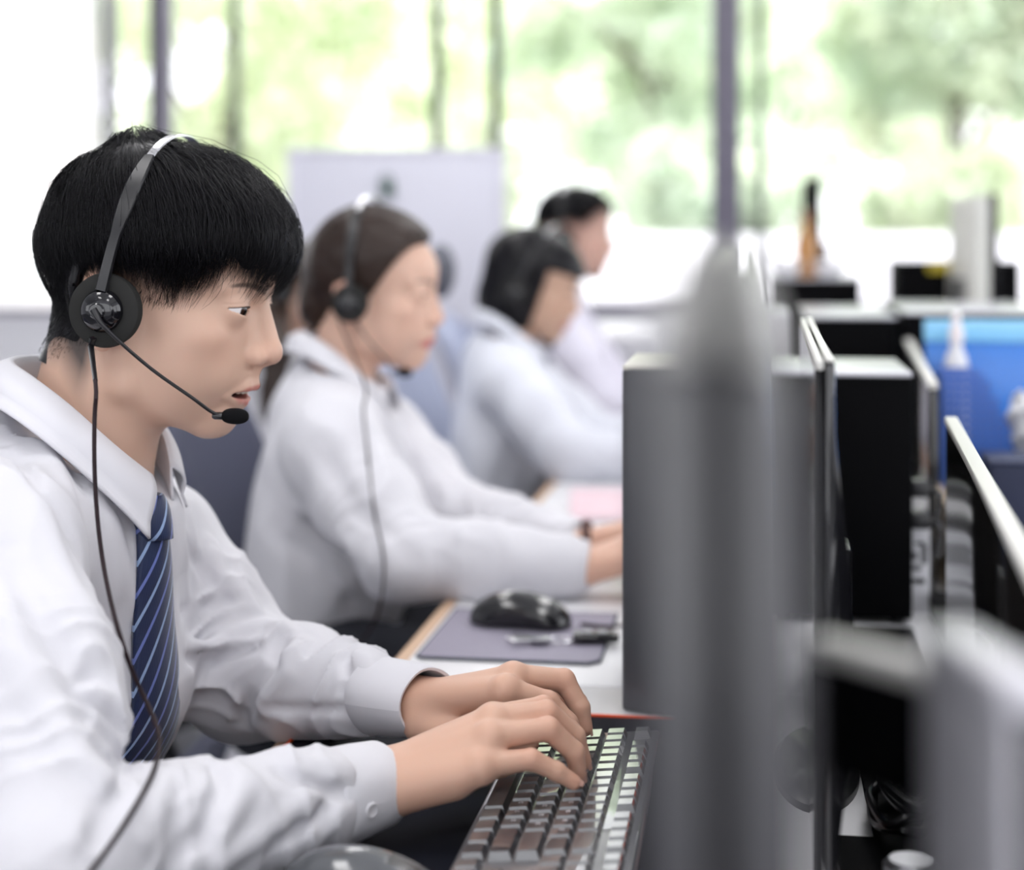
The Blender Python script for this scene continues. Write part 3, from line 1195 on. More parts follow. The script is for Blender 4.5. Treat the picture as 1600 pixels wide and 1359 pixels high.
# teeth behind the parted lips
tg = Geo()
for k in range(-4, 5):
    a = k * 0.27
    c = np.array((7.85 + 2.4 * math.cos(a), 2.05 * math.sin(a), -5.32))
    tg.ball(tuple((c / 100) @ _hr.T + _ho - _b), (0.0030, 0.0036, 0.0042), 10, 8)
tg.build('teeth', TOOTH, man)

# nails
for hk in ('hand_r', 'hand_l'):
    for fk in ('index', 'middle', 'ring', 'pinky'):
        j = MAN[hk][fk]
        t_, d_ = Vector(j[3]), Vector(j[2])
        upv = (t_ - d_).normalized().cross((Vector(MAN[hk]['index'][0]) - Vector(MAN[hk]['pinky'][0]))).normalized()
        if upv.x < 0:
            upv = -upv
        nail(man, j[3], j[2], upv, _b, 1.0 if fk != 'pinky' else 0.85)

MAN_STROKES = [
    # (photo pixels along the crease, half width, height: + ridge, - groove)
    ([(175, 810), (195, 900), (203, 960)], 0.007, 0.004),
    ([(60, 800), (100, 900), (145, 1000)], 0.012, 0.006),
    ([(20, 860), (60, 960), (120, 1060), (200, 1150)], 0.011, -0.005),
    ([(0, 960), (50, 1080), (120, 1180), (200, 1250)], 0.012, 0.006),
    ([(120, 1080), (160, 1110), (190, 1140)], 0.006, -0.006),
    ([(120, 1070), (160, 1088), (190, 1110)], 0.007, 0.006),
    ([(200, 1130), (195, 1200), (170, 1270), (140, 1340)], 0.009, -0.005),
    ([(250, 1150), (255, 1230), (230, 1300)], 0.010, 0.005),
    ([(330, 1185), (345, 1230), (330, 1290), (280, 1340)], 0.009, -0.005),
    ([(400, 1170), (385, 1225), (345, 1290)], 0.009, 0.006),
    ([(432, 1175), (440, 1205), (470, 1225), (540, 1240)], 0.006, -0.007),
    ([(445, 1180), (480, 1195), (540, 1205)], 0.008, 0.005),
    ([(500, 1235), (455, 1265), (400, 1310), (340, 1350)], 0.007, 0.005),
    ([(520, 1250), (480, 1285), (420, 1320)], 0.006, -0.005),
    ([(570, 1255), (530, 1275), (495, 1310)], 0.005, 0.004),
    ([(290, 830), (310, 880), (345, 920)], 0.008, -0.004),
    ([(330, 850), (345, 900), (390, 945)], 0.010, 0.005),
    ([(285, 955), (330, 945), (372, 935)], 0.006, -0.005),
    ([(290, 1010), (350, 1000), (420, 975), (450, 985)], 0.008, 0.005),
    ([(285, 1030), (340, 1030), (400, 1010)], 0.007, -0.004),
    ([(440, 990), (425, 1040), (395, 1080), (380, 1130)], 0.008, -0.007),
    ([(470, 1000), (450, 1050), (415, 1090), (410, 1110)], 0.009, 0.006),
    ([(540, 1015), (545, 1060), (530, 1100)], 0.007, -0.005),
    ([(570, 1015), (580, 1050), (560, 1090)], 0.008, 0.006),
    ([(610, 1040), (600, 1070), (590, 1100)], 0.005, -0.004),
    ([(420, 1105), (480, 1110), (540, 1108), (580, 1120)], 0.005, -0.004),
    ([(120, 640), (100, 700), (130, 760)], 0.008, -0.003),
    ([(20, 640), (60, 690), (110, 780)], 0.010, 0.004),
    ([(0, 700), (60, 760), (120, 850)], 0.010, -0.004),
]
build_shirt(MAN, man, 0.0026, [(a, b * 0.85, c * 2.0) for a, b, c in MAN_STROKES], amp=0.0052)

# cuffs with a button on the near one
for h in ('r', 'l'):
    cf, ca, cax, cu, cv = cuff(man, MAN, h, 0.0355, 0.0325, 0.062, 0.78 if h == 'r' else 0.82)
    if h == 'r':
        bp = ca + cax * 0.022
        dirv = (Vector((0, 0, CAM_Z)) - bp)
        dirv = (dirv - cax * dirv.dot(cax)).normalized()
        dirv = (dirv + Vector((0, 0, -0.45))).normalized()
        dirv = (dirv - cax * dirv.dot(cax)).normalized()
        M = Matrix.Translation(bp + dirv * 0.0345 - Vector(_b)) @ dirv.to_track_quat('Z', 'Y').to_matrix().to_4x4()
        Geo().lathe([(0.0, -0.001), (0.0056, -0.001), (0.0058, 0.0009), (0.0048, 0.0014), (0.004, 0.0009), (0.0, 0.0009)], 20, M).build('button', mat('shirt_button', (0.70, 0.69, 0.72), 0.3), cf)

# collar: a stand round the neck and a turned-down leaf with two points
FOLD = [(-0.504, 1.318, 0.999), (-0.520, 1.285, 1.025), (-0.552, 1.268, 1.060), (-0.588, 1.275, 1.083), (-0.618, 1.300, 1.093), (-0.626, 1.338, 1.095),
        (-0.618, 1.376, 1.092), (-0.588, 1.402, 1.080), (-0.552, 1.408, 1.058), (-0.520, 1.390, 1.025), (-0.502, 1.362, 0.999)]
EDGE = [(-0.487, 1.272, 0.952), (-0.508, 1.250, 0.985), (-0.556, 1.228, 1.035), (-0.606, 1.240, 1.062), (-0.650, 1.285, 1.062), (-0.664, 1.338, 1.060),
        (-0.650, 1.392, 1.060), (-0.606, 1.436, 1.050), (-0.556, 1.444, 1.020), (-0.518, 1.412, 0.988), (-0.497, 1.378, 0.958)]
STAND = [(-0.500, 1.325, 0.970), (-0.520, 1.292, 0.990), (-0.552, 1.276, 1.020), (-0.588, 1.282, 1.040), (-0.614, 1.304, 1.050), (-0.622, 1.338, 1.051),
         (-0.614, 1.372, 1.050), (-0.588, 1.394, 1.040), (-0.552, 1.400, 1.020), (-0.520, 1.384, 0.990), (-0.498, 1.356, 0.970)]
CC = np.array((-0.562, 1.338, 1.012))


def collar(person, S, nu=61, nv=22, scale=1.0, leaf=1.0, material=None):
    cen = np.array(S['collar_c'])

    def mv(pts):
        return [cen + (np.array(p) - CC) * scale for p in pts]
    F_ = mv(FOLD)
    E_ = [f + (e - f) * leaf for f, e in zip(F_, mv(EDGE))]
    A, B, C = spline(mv(STAND), nu), spline(F_, nu), spline(E_, nu)
    f = S['_shirt']
    P = np.zeros((nu, nv, 3))
    for i in range(nu):
        for j in range(nv):
            v = j / (nv - 1)
            if v < 0.3:
                p = A[i].lerp(B[i], v / 0.3)
            else:
                t = (v - 0.3) / 0.7
                mid = B[i].lerp(C[i], t)
                o = Vector((mid.x - cen[0], mid.y - cen[1], 0)).normalized()
                p = mid + o * (0.0085 * math.sin(min(t * 1.25, 1) * math.pi) * (1 - 0.25 * t)) + Vector((0, 0, 0.004 * math.sin(t * math.pi)))
            P[i, j] = p
    # the leaf lies on the shirt instead of sinking into it
    Q = P[:, int(0.3 * nv) + 2:].reshape(-1, 3)
    for _ in range(8):
        q = Q.astype(np.float32)
        d0 = f(q)
        gr = np.stack([f(q + np.float32([0.002 if a == b else 0 for b in range(3)])) - d0 for a in range(3)], 1)
        gr /= np.linalg.norm(gr, axis=1, keepdims=True) + 1e-9
        gr = gr + np.float32((0, 0, 0.6))
        gr /= np.linalg.norm(gr, axis=1, keepdims=True)
        Q = Q + gr * np.clip(0.0032 - d0, 0, 0.01)[:, None]
    P[:, int(0.3 * nv) + 2:] = Q.reshape(nu, -1, 3)
    for _ in range(2):
        P[1:-1] = (P[:-2] + 2 * P[1:-1] + P[2:]) / 4
    P = P - S['_base']
    g = Geo().grid(lambda u, v: Vector(P[int(round(u * (nu - 1))), int(round(v * (nv - 1)))]), nu, nv)
    o = g.build('collar', material or SHIRT, person, sharp=75)
    m = o.modifiers.new('thickness', 'SOLIDIFY')
    m.thickness = 0.0022
    m.offset = 0.0
    return o


collar(man, MAN)

# tie: knot and blade lying on the shirt front
fsh = MAN['_shirt']
face_dir = np.array((math.cos(MAN['yaw']), math.sin(MAN['yaw']), 0.0))
lat_dir = np.array((-math.sin(MAN['yaw']), math.cos(MAN['yaw']), 0.0))


def shirt_front(y_lat, z):
    """the point of the shirt front at this height, y_lat to his left of the buttons"""
    c = np.array((-0.615, 1.330, z)) + lat_dir * y_lat
    s = 0.22
    for _ in range(60):
        d = float(fsh(np.array([c + face_dir * s], dtype=np.float32))[0])
        if d < 0.0006:
            break
        s -= max(d * 0.6, 0.0008)
    return c + face_dir * s


tie_mat = mat('tie_silk', (0.012, 0.035, 0.13), 0.42, spec=0.5, sheen=0.3)
nt = tie_mat.node_tree
uvn = nt.nodes.new('ShaderNodeUVMap')
sep = nt.nodes.new('ShaderNodeSeparateXYZ')
nt.links.new(uvn.outputs['UV'], sep.inputs[0])


def mth(op, a, b=None):
    n = nt.nodes.new('ShaderNodeMath')
    n.operation = op
    for i, x in enumerate((a, b)):
        if x is None:
            continue
        if isinstance(x, (int, float)):
            n.inputs[i].default_value = x
        else:
            nt.links.new(x, n.inputs[i])
    return n.outputs[0]


diag = mth('SUBTRACT', sep.outputs['Y'], mth('MULTIPLY', sep.outputs['X'], 1.6))
ph = mth('FRACT', mth('DIVIDE', diag, 0.044))
st1 = mth('LESS_THAN', ph, 0.10)
st2 = mth('LESS_THAN', mth('ABSOLUTE', mth('SUBTRACT', ph, 0.55)), 0.05)
rib = mth('MULTIPLY', mth('SINE', mth('MULTIPLY', mth('SUBTRACT', sep.outputs['X'], mth('MULTIPLY', sep.outputs['Y'], 0.2)), 3600)), 0.5)
mx1 = nt.nodes.new('ShaderNodeMix'); mx1.data_type = 'RGBA'
mx1.inputs['A'].default_value = (0.004, 0.016, 0.072, 1)
mx1.inputs['B'].default_value = (0.30, 0.42, 0.66, 1)
nt.links.new(st1, mx1.inputs['Factor'])
mx2 = nt.nodes.new('ShaderNodeMix'); mx2.data_type = 'RGBA'
mx2.inputs['B'].default_value = (0.15, 0.20, 0.52, 1)
nt.links.new(mx1.outputs['Result'], mx2.inputs['A'])
nt.links.new(st2, mx2.inputs['Factor'])
nt.links.new(mx2.outputs['Result'], nt.nodes['Principled BSDF'].inputs['Base Color'])
bpn = nt.nodes.new('ShaderNodeBump'); bpn.inputs['Strength'].default_value = 0.25; bpn.inputs['Distance'].default_value = 0.0004
nt.links.new(rib, bpn.inputs['Height'])
nt.links.new(bpn.outputs['Normal'], nt.nodes['Principled BSDF'].inputs['Normal'])


def tie_mesh(name, rows, prof, parent):
    """rows: (z, half width); prof: lift across the width"""
    nv = 15
    V, F, UV = [], [], []
    zz = [r[0] for r in rows]
    front = [shirt_front(0.0, z) for z in zz]
    # the silk bridges the small folds of the shirt
    fr = np.array(front)
    for _ in range(6):
        sm_ = fr.copy()
        sm_[1:-1] = (fr[:-2] + fr[1:-1] * 2 + fr[2:]) / 4
        fr = sm_
    for i, (z, w) in enumerate(rows):
        for j in range(nv):
            s = -1 + 2 * j / (nv - 1)
            p = fr[i] + lat_dir * (s * w) + face_dir * (0.006 + prof * (1 - s * s) - 0.004 * s * s - 0.0)
            p = p - face_dir * (abs(s) ** 2) * 0.003 * (w / 0.04)
            V.append(Vector(p - _b))
            UV.append((s * w, z))
    n = len(rows)
    for i in range(n - 1):
        for j in range(nv - 1):
            F.append((i * nv + j, (i + 1) * nv + j, (i + 1) * nv + j + 1, i * nv + j + 1))
    me = make_mesh(name, V, F, tie_mat, True)
    ul = me.uv_layers.new(name='UVMap')
    for lp in me.loops:
        ul.data[lp.index].uv = UV[lp.vertex_index]
    o = link(name, me, parent)
    s = o.modifiers.new('thickness', 'SOLIDIFY')
    s.thickness = 0.005
    s.offset = -1
    return o


tie = tie_mesh('tie', [(0.962 - 0.0105 * k, 0.022 + 0.0225 * min(1, k / 22.0)) for k in range(32)], 0.004, man)
knot = tie_mesh('tie_knot', [(0.983 - 0.0045 * k, w) for k, w in enumerate((0.014, 0.020, 0.024, 0.0255, 0.025, 0.0245, 0.023, 0.021, 0.019))], 0.011, tie)


# ------------------------------------------------------------------ headsets
BLACK_PLASTIC = mat('black_plastic', (0.010, 0.010, 0.012), 0.32)
GLOSS_BLACK = mat('gloss_black', (0.006, 0.006, 0.008), 0.10, coat=0.4)
FOAM = mat('ear_foam', (0.030, 0.030, 0.029), 0.95, spec=0.1, bump=(2500, 0.3, 0.0006))
CHROME = mat('brushed_steel', (0.72, 0.72, 0.74), 0.20, metal=1.0)
MIC_FOAM = mat('microphone_foam', (0.006, 0.006, 0.007), 0.95, spec=0.15, bump=(2200, 0.5, 0.0006))
CABLE = mat('cable_rubber', (0.018, 0.008, 0.011), 0.6, spec=0.25)


def headset(label, ho, hr, cup=(0.2, -8.75, 0.0), top=(3.3, 0, 14.2), half=8.9, mic=(9.6, -4.4, -8.9), cable=None, r=3.0, group=None, thin=0.0):
    """a one-eared call-centre headset on a head whose frame is (ho, hr); points in cm of that frame"""
    ho = np.array(ho)
    t = thing('headset', label, 'headset', tuple(ho))
    if group:
        t['group'] = group

    def L(p):
        return Vector(hr @ (np.array(p, dtype=float) / 100.0))
    c = np.array(cup)
    Mx = Matrix.Translation(L(c)) @ Matrix(hr.tolist()).to_4x4() @ Matrix.Rotation(math.radians(90), 4, 'X') @ Matrix.Scale(0.01, 4)
    # z of the lathe points away from the near ear (-y)
    k = r / 3.0
    g = Geo().lathe([(0, -1.0), (2.55 * k, -1.0), (2.95 * k, -0.7), (3.05 * k, -0.1), (2.95 * k, 0.32), (2.7 * k, 0.5), (1.9 * k, 0.52), (0, 0.5)], 48, Mx)
    g.build('ear_cushion', FOAM, t)
    g = Geo().lathe([(0, 0.3), (1.72 * k, 0.3), (1.78 * k, 0.6), (1.70 * k, 0.95), (1.45 * k, 1.3), (1.05 * k, 1.52), (0.5 * k, 1.62), (0, 1.64)], 40, Mx)
    cupo = g.build('ear_cup', GLOSS_BLACK, t)
    g = Geo().lathe([(0.62 * k, 1.55), (0.66 * k, 1.75), (0.55 * k, 1.85), (0, 1.86)], 24, Mx)
    g.build('boom_pivot', GLOSS_BLACK, cupo)
    # arch over the head: from the cup over the top to the pad on the far side
    top = np.array(top)
    b0 = np.array((c[0], c[1] - 0.25, c[2] + 1.2))
    b1 = np.array((c[0] + 0.4, -c[1] + 0.3, c[2] + 3.5))

    def arch(u):
        a = math.pi * u
        y = -half * math.copysign(abs(math.cos(a)) ** 0.86, math.cos(a))
        h = math.sin(a) ** 0.80
        base = b0 * (1 - u) + b1 * u
        lift = top - (b0 + b1) / 2
        p = base + lift * h
        p[1] = y * (1 + 0.0 * h)
        return p
    ys0 = arch(0)[1]

    def band(u0, u1, w, th, name, material, parent, n=40):
        V, F = [], []
        for i in range(n + 1):
            u = u0 + (u1 - u0) * i / n
            p, q = arch(u), arch(min(u + 0.004, 1)) - arch(max(u - 0.004, 0))
            q /= np.linalg.norm(q)
            f = np.array((1.0, 0, 0)) - q * q[0]
            f /= np.linalg.norm(f)
            nn = np.cross(q, f)
            if nn @ (p - np.array((0, 0, 4.0))) < 0:
                nn = -nn
            ww = w(i / n) if callable(w) else w
            for (s1, s2) in ((-1, 0.15), (-0.8, 1), (0.8, 1), (1, 0.15), (1, -0.6), (-1, -0.6)):
                V.append(L(p + f * ww * s1 + nn * th * s2))
        for i in range(n):
            for k_ in range(6):
                k2 = (k_ + 1) % 6
                F.append((i * 6 + k_, i * 6 + k2, (i + 1) * 6 + k2, (i + 1) * 6 + k_))
        F.append((0, 1, 2, 3, 4, 5)); F.append(tuple(n * 6 + x for x in (5, 4, 3, 2, 1, 0)))
        bm = bmesh.new()
        vs_ = [bm.verts.new(v) for v in V]
        for f in F:
            bm.faces.new([vs_[x] for x in f])
        bmesh.ops.recalc_face_normals(bm, faces=bm.faces[:])
        me = bpy.data.meshes.new(name)
        bm.to_mesh(me)
        bm.free()
        me.materials.append(material)
        me.polygons.foreach_set('use_smooth', np.ones(len(me.polygons), dtype=bool))
        me.set_sharp_from_angle(angle=math.radians(45))
        return link(name, me, parent)
    hb = band(0.30, 0.74, 0.40 + thin, 0.10, 'headband', CHROME, t)
    band(0.005, 0.315, lambda s: 0.50 + 0.32 * math.sin(math.pi * min(max((s - 0.30) / 0.70, 0), 1)) ** 0.8 - 0.10 * s, 0.20, 'band_arm', BLACK_PLASTIC, t)
    band(0.72, 0.97, 0.5, 0.2, 'band_arm', BLACK_PLASTIC, t)
    p = arch(0.97)
    g = Geo().box((-1.6, -0.35, -2.2), (1.6, 0.35, 2.2), 0.3)
    V = [L(np.array(v) + p + np.array((0, -0.35, -1.2))) for v in g.v]
    g2 = Geo().add(V, g.f)
    g2.build('temple_pad', FOAM, t)
    # microphone boom
    m = np.array(mic)
    s0 = c + np.array((-0.2, -1.85, 0.15))
    pts = [s0, c + np.array((0.9, -1.9, -1.4)), c * 0.62 + m * 0.38 + np.array((-0.1, -1.0, -1.25)), c * 0.3 + m * 0.7 + np.array((-0.2, -0.7, -0.95)), m + np.array((-1.55, -0.30, 0.18)), m]
    sp = spline([L(x) for x in pts], 40)
    n1 = 9
    bo = Geo().tube(sp[:n1 + 1], [0.0030 - 0.0014 * i / n1 for i in range(n1 + 1)], 10).tube(sp[n1:34], 0.0015, 10).build('microphone_boom', BLACK_PLASTIC, t)
    d = (sp[-1] - sp[-4]).normalized()
    Geo().tube([sp[-1] - d * 0.019, sp[-1] - d * 0.017, sp[-1] - d * 0.009], [0.0022, 0.0032, 0.0034], 12).build('boom_collar', GLOSS_BLACK, bo)
    Mm = Matrix.Translation(sp[-1]) @ d.to_track_quat('Z', 'Y').to_matrix().to_4x4()
    prof = [(0.0, -0.010)] + [(0.0068 * math.sin(math.radians(a)) ** 0.75, -0.0115 * math.cos(math.radians(a)) - 0.0) for a in range(10, 175, 9)] + [(0.0, 0.0115)]
    Geo().lathe(prof, 20, Mm).build('microphone_foam', MIC_FOAM, t)
    if cable:
        o = Vector(ho)
        cp = [L(c + np.array((-0.7, -0.75, -2.2))), L(c + np.array((-0.85, -0.8, -3.1)))] + [Vector(x) - o for x in cable]
        sp = spline(cp, 90)
        Geo().tube(sp, 0.0017, 8).build('cable', CABLE, t)
        Geo().tube([sp[0], sp[3], sp[6]], [0.0030, 0.0026, 0.0019], 10).build('strain_relief', BLACK_PLASTIC, t)
    return t


def clear_of(f, pts, gap=0.004):
    """keeps a hanging cable just in front of the cloth"""
    out = []
    for p in pts:
        p = Vector(p)
        o = Vector((0, 0, CAM_Z))
        for _ in range(60):
            if float(f(np.array([p], dtype=np.float32))[0]) > gap:
                break
            p = p + (o - p).normalized() * 0.004
        out.append(p)
    return out

R10 = head_rot(0.0, math.radians(10))
# the cable drops from the ear cup over collar, shirt front and sleeve
cab = []
fsh = MAN['_shirt']
for (px, py, dflt) in [(150, 605, 1.245), (146, 690, 1.235), (150, 800, 1.225), (163, 900, 1.215), (188, 1000, 1.20), (214, 1068, 1.165), (240, 1118, 1.13), (254, 1162, 1.10), (238, 1215, 1.075), (200, 1280, None), (150, 1352, None), (110, 1400, None)]:
    p = march(fsh, px, py)
    dd = dflt
    if p is not None:
        dep = -p[0] * math.sin(YAW) + p[1] * math.cos(YAW)
        dd = dep - 0.004 if dflt is None else min(dflt, dep - 0.004)
    cab.append(W(px, py, dd if dd else 1.1))
cab = clear_of(fsh, [Vector(p) for p in spline(cab, 26)], 0.0035)
for _ in range(3):
    cab = [cab[0]] + [(cab[i - 1] + cab[i] * 2 + cab[i + 1]) / 4 for i in range(1, len(cab) - 1)] + [cab[-1]]
headset('black headset with steel band, worn by the man with the striped tie', _ho, head_rot(0, 0), cup=(0.1, -8.75, 0.0), top=(3.3, 0, 14.75), half=9.75, mic=(9.75, -4.7, -8.85), cable=cab)


# ------------------------------------------------------------------ the room: floor, ceiling, window wall, and what lies outside
WALL = mat('white_wall', (0.80, 0.80, 0.84), 0.8)
ALU = mat('grey_aluminium', (0.13, 0.12, 0.16), 0.45, metal=0.0)
DARKFRAME = mat('dark_frame', (0.02, 0.03, 0.03), 0.5)
WY = 8.0


def st(o):
    o['kind'] = 'structure'
    return o


def plain(name, lo, hi, material, bevel=0.0):
    return st(Geo().box(lo, hi, bevel).build(name, material))


plain('floor', (-7.5, -2.8, -0.1), (2.8, WY + 0.2, 0.0), mat('grey_carpet', (0.16, 0.16, 0.18), 0.95, bump=(300, 0.5, 0.003)))
plain('ceiling', (-7.5, -2.8, 3.6), (2.8, WY + 0.2, 3.7), mat('white_ceiling', (0.82, 0.82, 0.82), 0.9))
plain('wall_back', (-7.5, WY, 0.0), (2.8, WY + 0.16, 0.84), WALL)
plain('wall_left', (-7.5, -2.8, 0.0), (-7.4, WY, 3.6), WALL)
# unseen side and rear walls; their window bands are added for frontal fill light
def wall_with_band(name, n, lo, hi, axis, z0, z1, piers):
    g = Geo().box((lo[0], lo[1], 0), (hi[0], hi[1], z0)).box((lo[0], lo[1], z1), (hi[0], hi[1], 3.6))
    for p in piers:
        a, b = list(lo), list(hi)
        a[axis], b[axis] = p - 0.12, p + 0.12
        g.box((a[0], a[1], z0), (b[0], b[1], z1))
    st(g.build(name, WALL))
    a, b = [lo[0], lo[1], z0], [hi[0], hi[1], z1]
    o = 1 - axis
    m = (lo[o] + hi[o]) / 2
    a[o], b[o] = m - 0.003, m + 0.003
    st(Geo().box(a, b).build('window_%d' % n, GLASS))  # added pane of the unseen band that lets fill light in


GLASS = glass_mat('window_glass', (0.97, 0.985, 0.98), 0.015)
wall_with_band('wall_right', 7, (2.7, -2.7), (2.8, WY), 1, 0.9, 2.5, (-2.6, 0.2, 3.0, 5.6, 7.9))
wall_with_band('wall_front', 8, (-7.5, -2.8), (2.8, -2.7), 0, 0.9, 2.5, (-7.4, -4.6, -1.8, 1.0))

# the glazed front: one structure per window, each with its frame and its pane
GLASS = glass_mat('window_glass', (0.97, 0.985, 0.98), 0.015)


def window(n, x0, x1, z0=0.84, z1=3.55, bars=(), dark=()):
    f = Geo()
    f.box((x0, WY + 0.02, z0), (x1, WY + 0.10, z0 + 0.075), 0.006)
    f.box((x0, WY + 0.02, z1 - 0.07), (x1, WY + 0.10, z1), 0.006)
    o = st(f.build('window_%d' % n, ALU))
    Geo().box((x0, WY + 0.055, z0 + 0.07), (x1, WY + 0.061, z1 - 0.06)).build('glass_pane', GLASS, o)
    for x, w in bars:
        Geo().box((x - w / 2, WY - 0.01, z0 + 0.06), (x + w / 2, WY + 0.12, z1 - 0.05), 0.005).build('mullion', ALU, o)
    for x, w in dark:
        Geo().box((x - w / 2, WY + 0.03, z0 + 0.06), (x + w / 2, WY + 0.10, z1 - 0.05), 0.004).build('sash', DARKFRAME, o)
    return o


window(1, -5.2, -3.0, bars=[(-3.02, 0.10), (-3.30, 0.045)])
window(2, -3.0, -1.57, dark=[(-2.63, 0.035), (-1.585, 0.05)])
window(3, -1.57, -0.13, dark=[(-1.285, 0.055)], bars=[(-0.15, 0.14)])
window(4, -0.13, 1.9, dark=[(0.012, 0.042)], bars=[(1.85, 0.10)])
window(5, 1.9, 2.78)
window(6, -7.4, -5.2, bars=[(-5.25, 0.10)])

# white roller blind, pulled down behind the left frame
bl = thing('roller_blind', 'white roller blind covering the window at the far left', 'blind', (-4.25, WY - 0.05, 3.5))
g = Geo()
g.grid(lambda u, v: Vector((-0.93 + 1.86 * u, 0.004 * math.sin(u * 40) * (1 - v), -0.03 - 2.6 * v)), 60, 12)
g.build('blind_fabric', leaf_mat('blind_fabric', (0.62, 0.62, 0.70), 0.55), bl)
Geo().tube([(-0.95, 0, 0), (0.95, 0, 0)], 0.03, 14).build('roller', WALL, bl)
Geo().box((-0.93, -0.012, -2.66), (0.93, 0.012, -2.625), 0.005).build('bottom_rail', ALU, bl)

# outside
plain('ground_outside', (-30, WY + 0.3, -0.5), (25, 45, -0.4), mat('pale_paving', (0.62, 0.62, 0.58), 0.9))
plain('trim_1', (-4.6, 13.0, -0.4), (12.0, 13.3, 1.27), mat('white_parapet', (0.86, 0.84, 0.90), 0.8))


def tree(name, label, x, y, h, r, color, leaves, seed, group=None):
    rs = np.random.RandomState(seed)
    t = thing(name, label, 'tree', (x, y, -0.4), 0, group)
    z0 = h * 0.28
    pts = [(0, 0, 0), (0.05 * r, 0.02, z0 * 0.6), (-0.04 * r, 0.03, z0 * 1.3), (0.05, 0, h * 0.75)]
    tr = Geo().tube(spline(pts, 10), [0.14 - 0.011 * i for i in range(10)], 10)
    for k in range(7):
        a = rs.uniform(0, 6.28)
        b0 = Vector((0, 0, z0 * 1.0 + k * h * 0.06))
        tr.tube([b0, b0 + Vector((math.cos(a) * r * 0.4, math.sin(a) * r * 0.4, h * 0.12)), b0 + Vector((math.cos(a) * r * 0.75, math.sin(a) * r * 0.75, h * 0.2))], [0.05, 0.035, 0.012], 6)
    tr.build('trunk', mat('bark', (0.12, 0.09, 0.07), 0.9, bump=(30, 0.6, 0.02)), t)
    nb = 46
    cen = rs.normal(size=(nb, 3))
    cen /= np.linalg.norm(cen, axis=1, keepdims=True)
    cen *= rs.uniform(0.45, 1.0, (nb, 1))
    cen = cen * np.array((r * 0.82, r * 0.82, h * 0.34)) + np.array((0, 0, h * 0.62))
    bi = rs.randint(0, nb, leaves)
    p = cen[bi] + rs.normal(size=(leaves, 3)) * np.array((0.30, 0.30, 0.24)) * r * 0.42
    u = rs.normal(size=(leaves, 3)); u /= np.linalg.norm(u, axis=1, keepdims=True)
    w = rs.normal(size=(leaves, 3)); w -= u * (u * w).sum(1, keepdims=True); w /= np.linalg.norm(w, axis=1, keepdims=True)
    L = rs.uniform(0.08, 0.15, (leaves, 1))
    nn = np.cross(u, w)
    a0 = p - u * L; a1 = p + w * L * 0.5 + nn * L * 0.12; a2 = p + u * L; a3 = p - w * L * 0.5 + nn * L * 0.12
    V = np.stack([a0, a1, a2, a3], 1).reshape(-1, 3)
    Q = np.arange(leaves * 4).reshape(-1, 4)
    link('crown', fast_mesh('crown', V, Q, leaf_mat('leaf_' + color, LEAF[color]), smooth=False), t)
    return t


LEAF = {'yellow': (0.88, 0.85, 0.68), 'fresh': (0.77, 0.82, 0.71), 'deep': (0.64, 0.72, 0.64)}
tree('tree', 'yellow-green tree outside, behind the left dark sash', -5.6, 17.0, 6.5, 2.2, 'yellow', 9500, 1)
tree('tree', 'pale yellow tree outside, above the pale partition screen', -4.4, 24.0, 9.0, 2.8, 'yellow', 9500, 2)
tree('tree', 'fresh green tree outside, above the far man with short hair', -0.9, 17.5, 6.8, 2.0, 'fresh', 9500, 3)
tree('tree', 'green tree outside, just left of the thick grey mullion', 0.55, 24.0, 8.2, 2.3, 'fresh', 9500, 4)
tree('tree', 'deep green tree outside, just right of the thick grey mullion', 2.2, 18.5, 7.4, 2.0, 'deep', 9500, 5)
tree('tree', 'fresh green tree outside, filling the top right corner', 6.1, 24.0, 8.6, 2.8, 'fresh', 9500, 6)
tree('tree', 'distant green tree outside, seen between the two dark sashes', -2.6, 32.0, 10.5, 3.9, 'deep', 9500, 8)
for i, (x, h, r, c, lab) in enumerate([
        (-2.75, 3.0, 1.0, 'yellow', 'pale yellow shrub outside, low behind the pale partition screen'),
        (-0.45, 2.9, 1.0, 'fresh', 'low green shrub outside, just right of the far man with short hair'),
        (1.75, 2.8, 1.0, 'yellow', 'low yellow-green shrub outside, between the amber bottle and the pale-backed monitor'),
        (4.0, 2.9, 1.0, 'deep', 'low green shrub outside, right of the pale-backed monitor')]):
    tree('shrub', lab, x, 14.75, h, r, c, 2600, 40 + i, 'shrubs behind the white parapet')['category'] = 'shrub'

# pale partition screen on feet, standing behind the seated women
ps = thing('partition_screen', 'pale lavender free-standing partition screen behind the smiling woman', 'screen', tuple(W(620, 383, 5.4).to_2d().to_3d()), math.radians(8.5))
g = Geo().box((-0.345, -0.025, 0.28), (0.345, 0.025, 1.495), 0.008)
g.build('panel', mat('lavender_panel', (0.70, 0.70, 0.79), 0.35), ps)
g = Geo().box((-0.36, -0.03, 1.485), (0.36, 0.03, 1.51), 0.006).box((-0.36, -0.03, 0.26), (0.36, 0.03, 0.285), 0.006).box((-0.36, -0.03, 0.0), (-0.335, 0.03, 1.5), 0.006).box((0.335, -0.03, 0.0), (0.36, 0.03, 1.5), 0.006)
g.build('panel_frame', mat('pale_frame', (0.70, 0.69, 0.78), 0.4), ps)
for x in (-0.33, 0.33):
    Geo().box((x - 0.03, -0.26, 0), (x + 0.03, 0.26, 0.03), 0.01).build('foot', ALU, ps)
cl = W(605, 296, 5.36)
g = Geo().box((-0.022, -0.010, -0.025), (0.022, 0.010, 0.03), 0.006)
g.tube([(-0.02, -0.01, 0.03), (0, -0.016, 0.05), (0.02, -0.01, 0.03)], 0.004, 6)
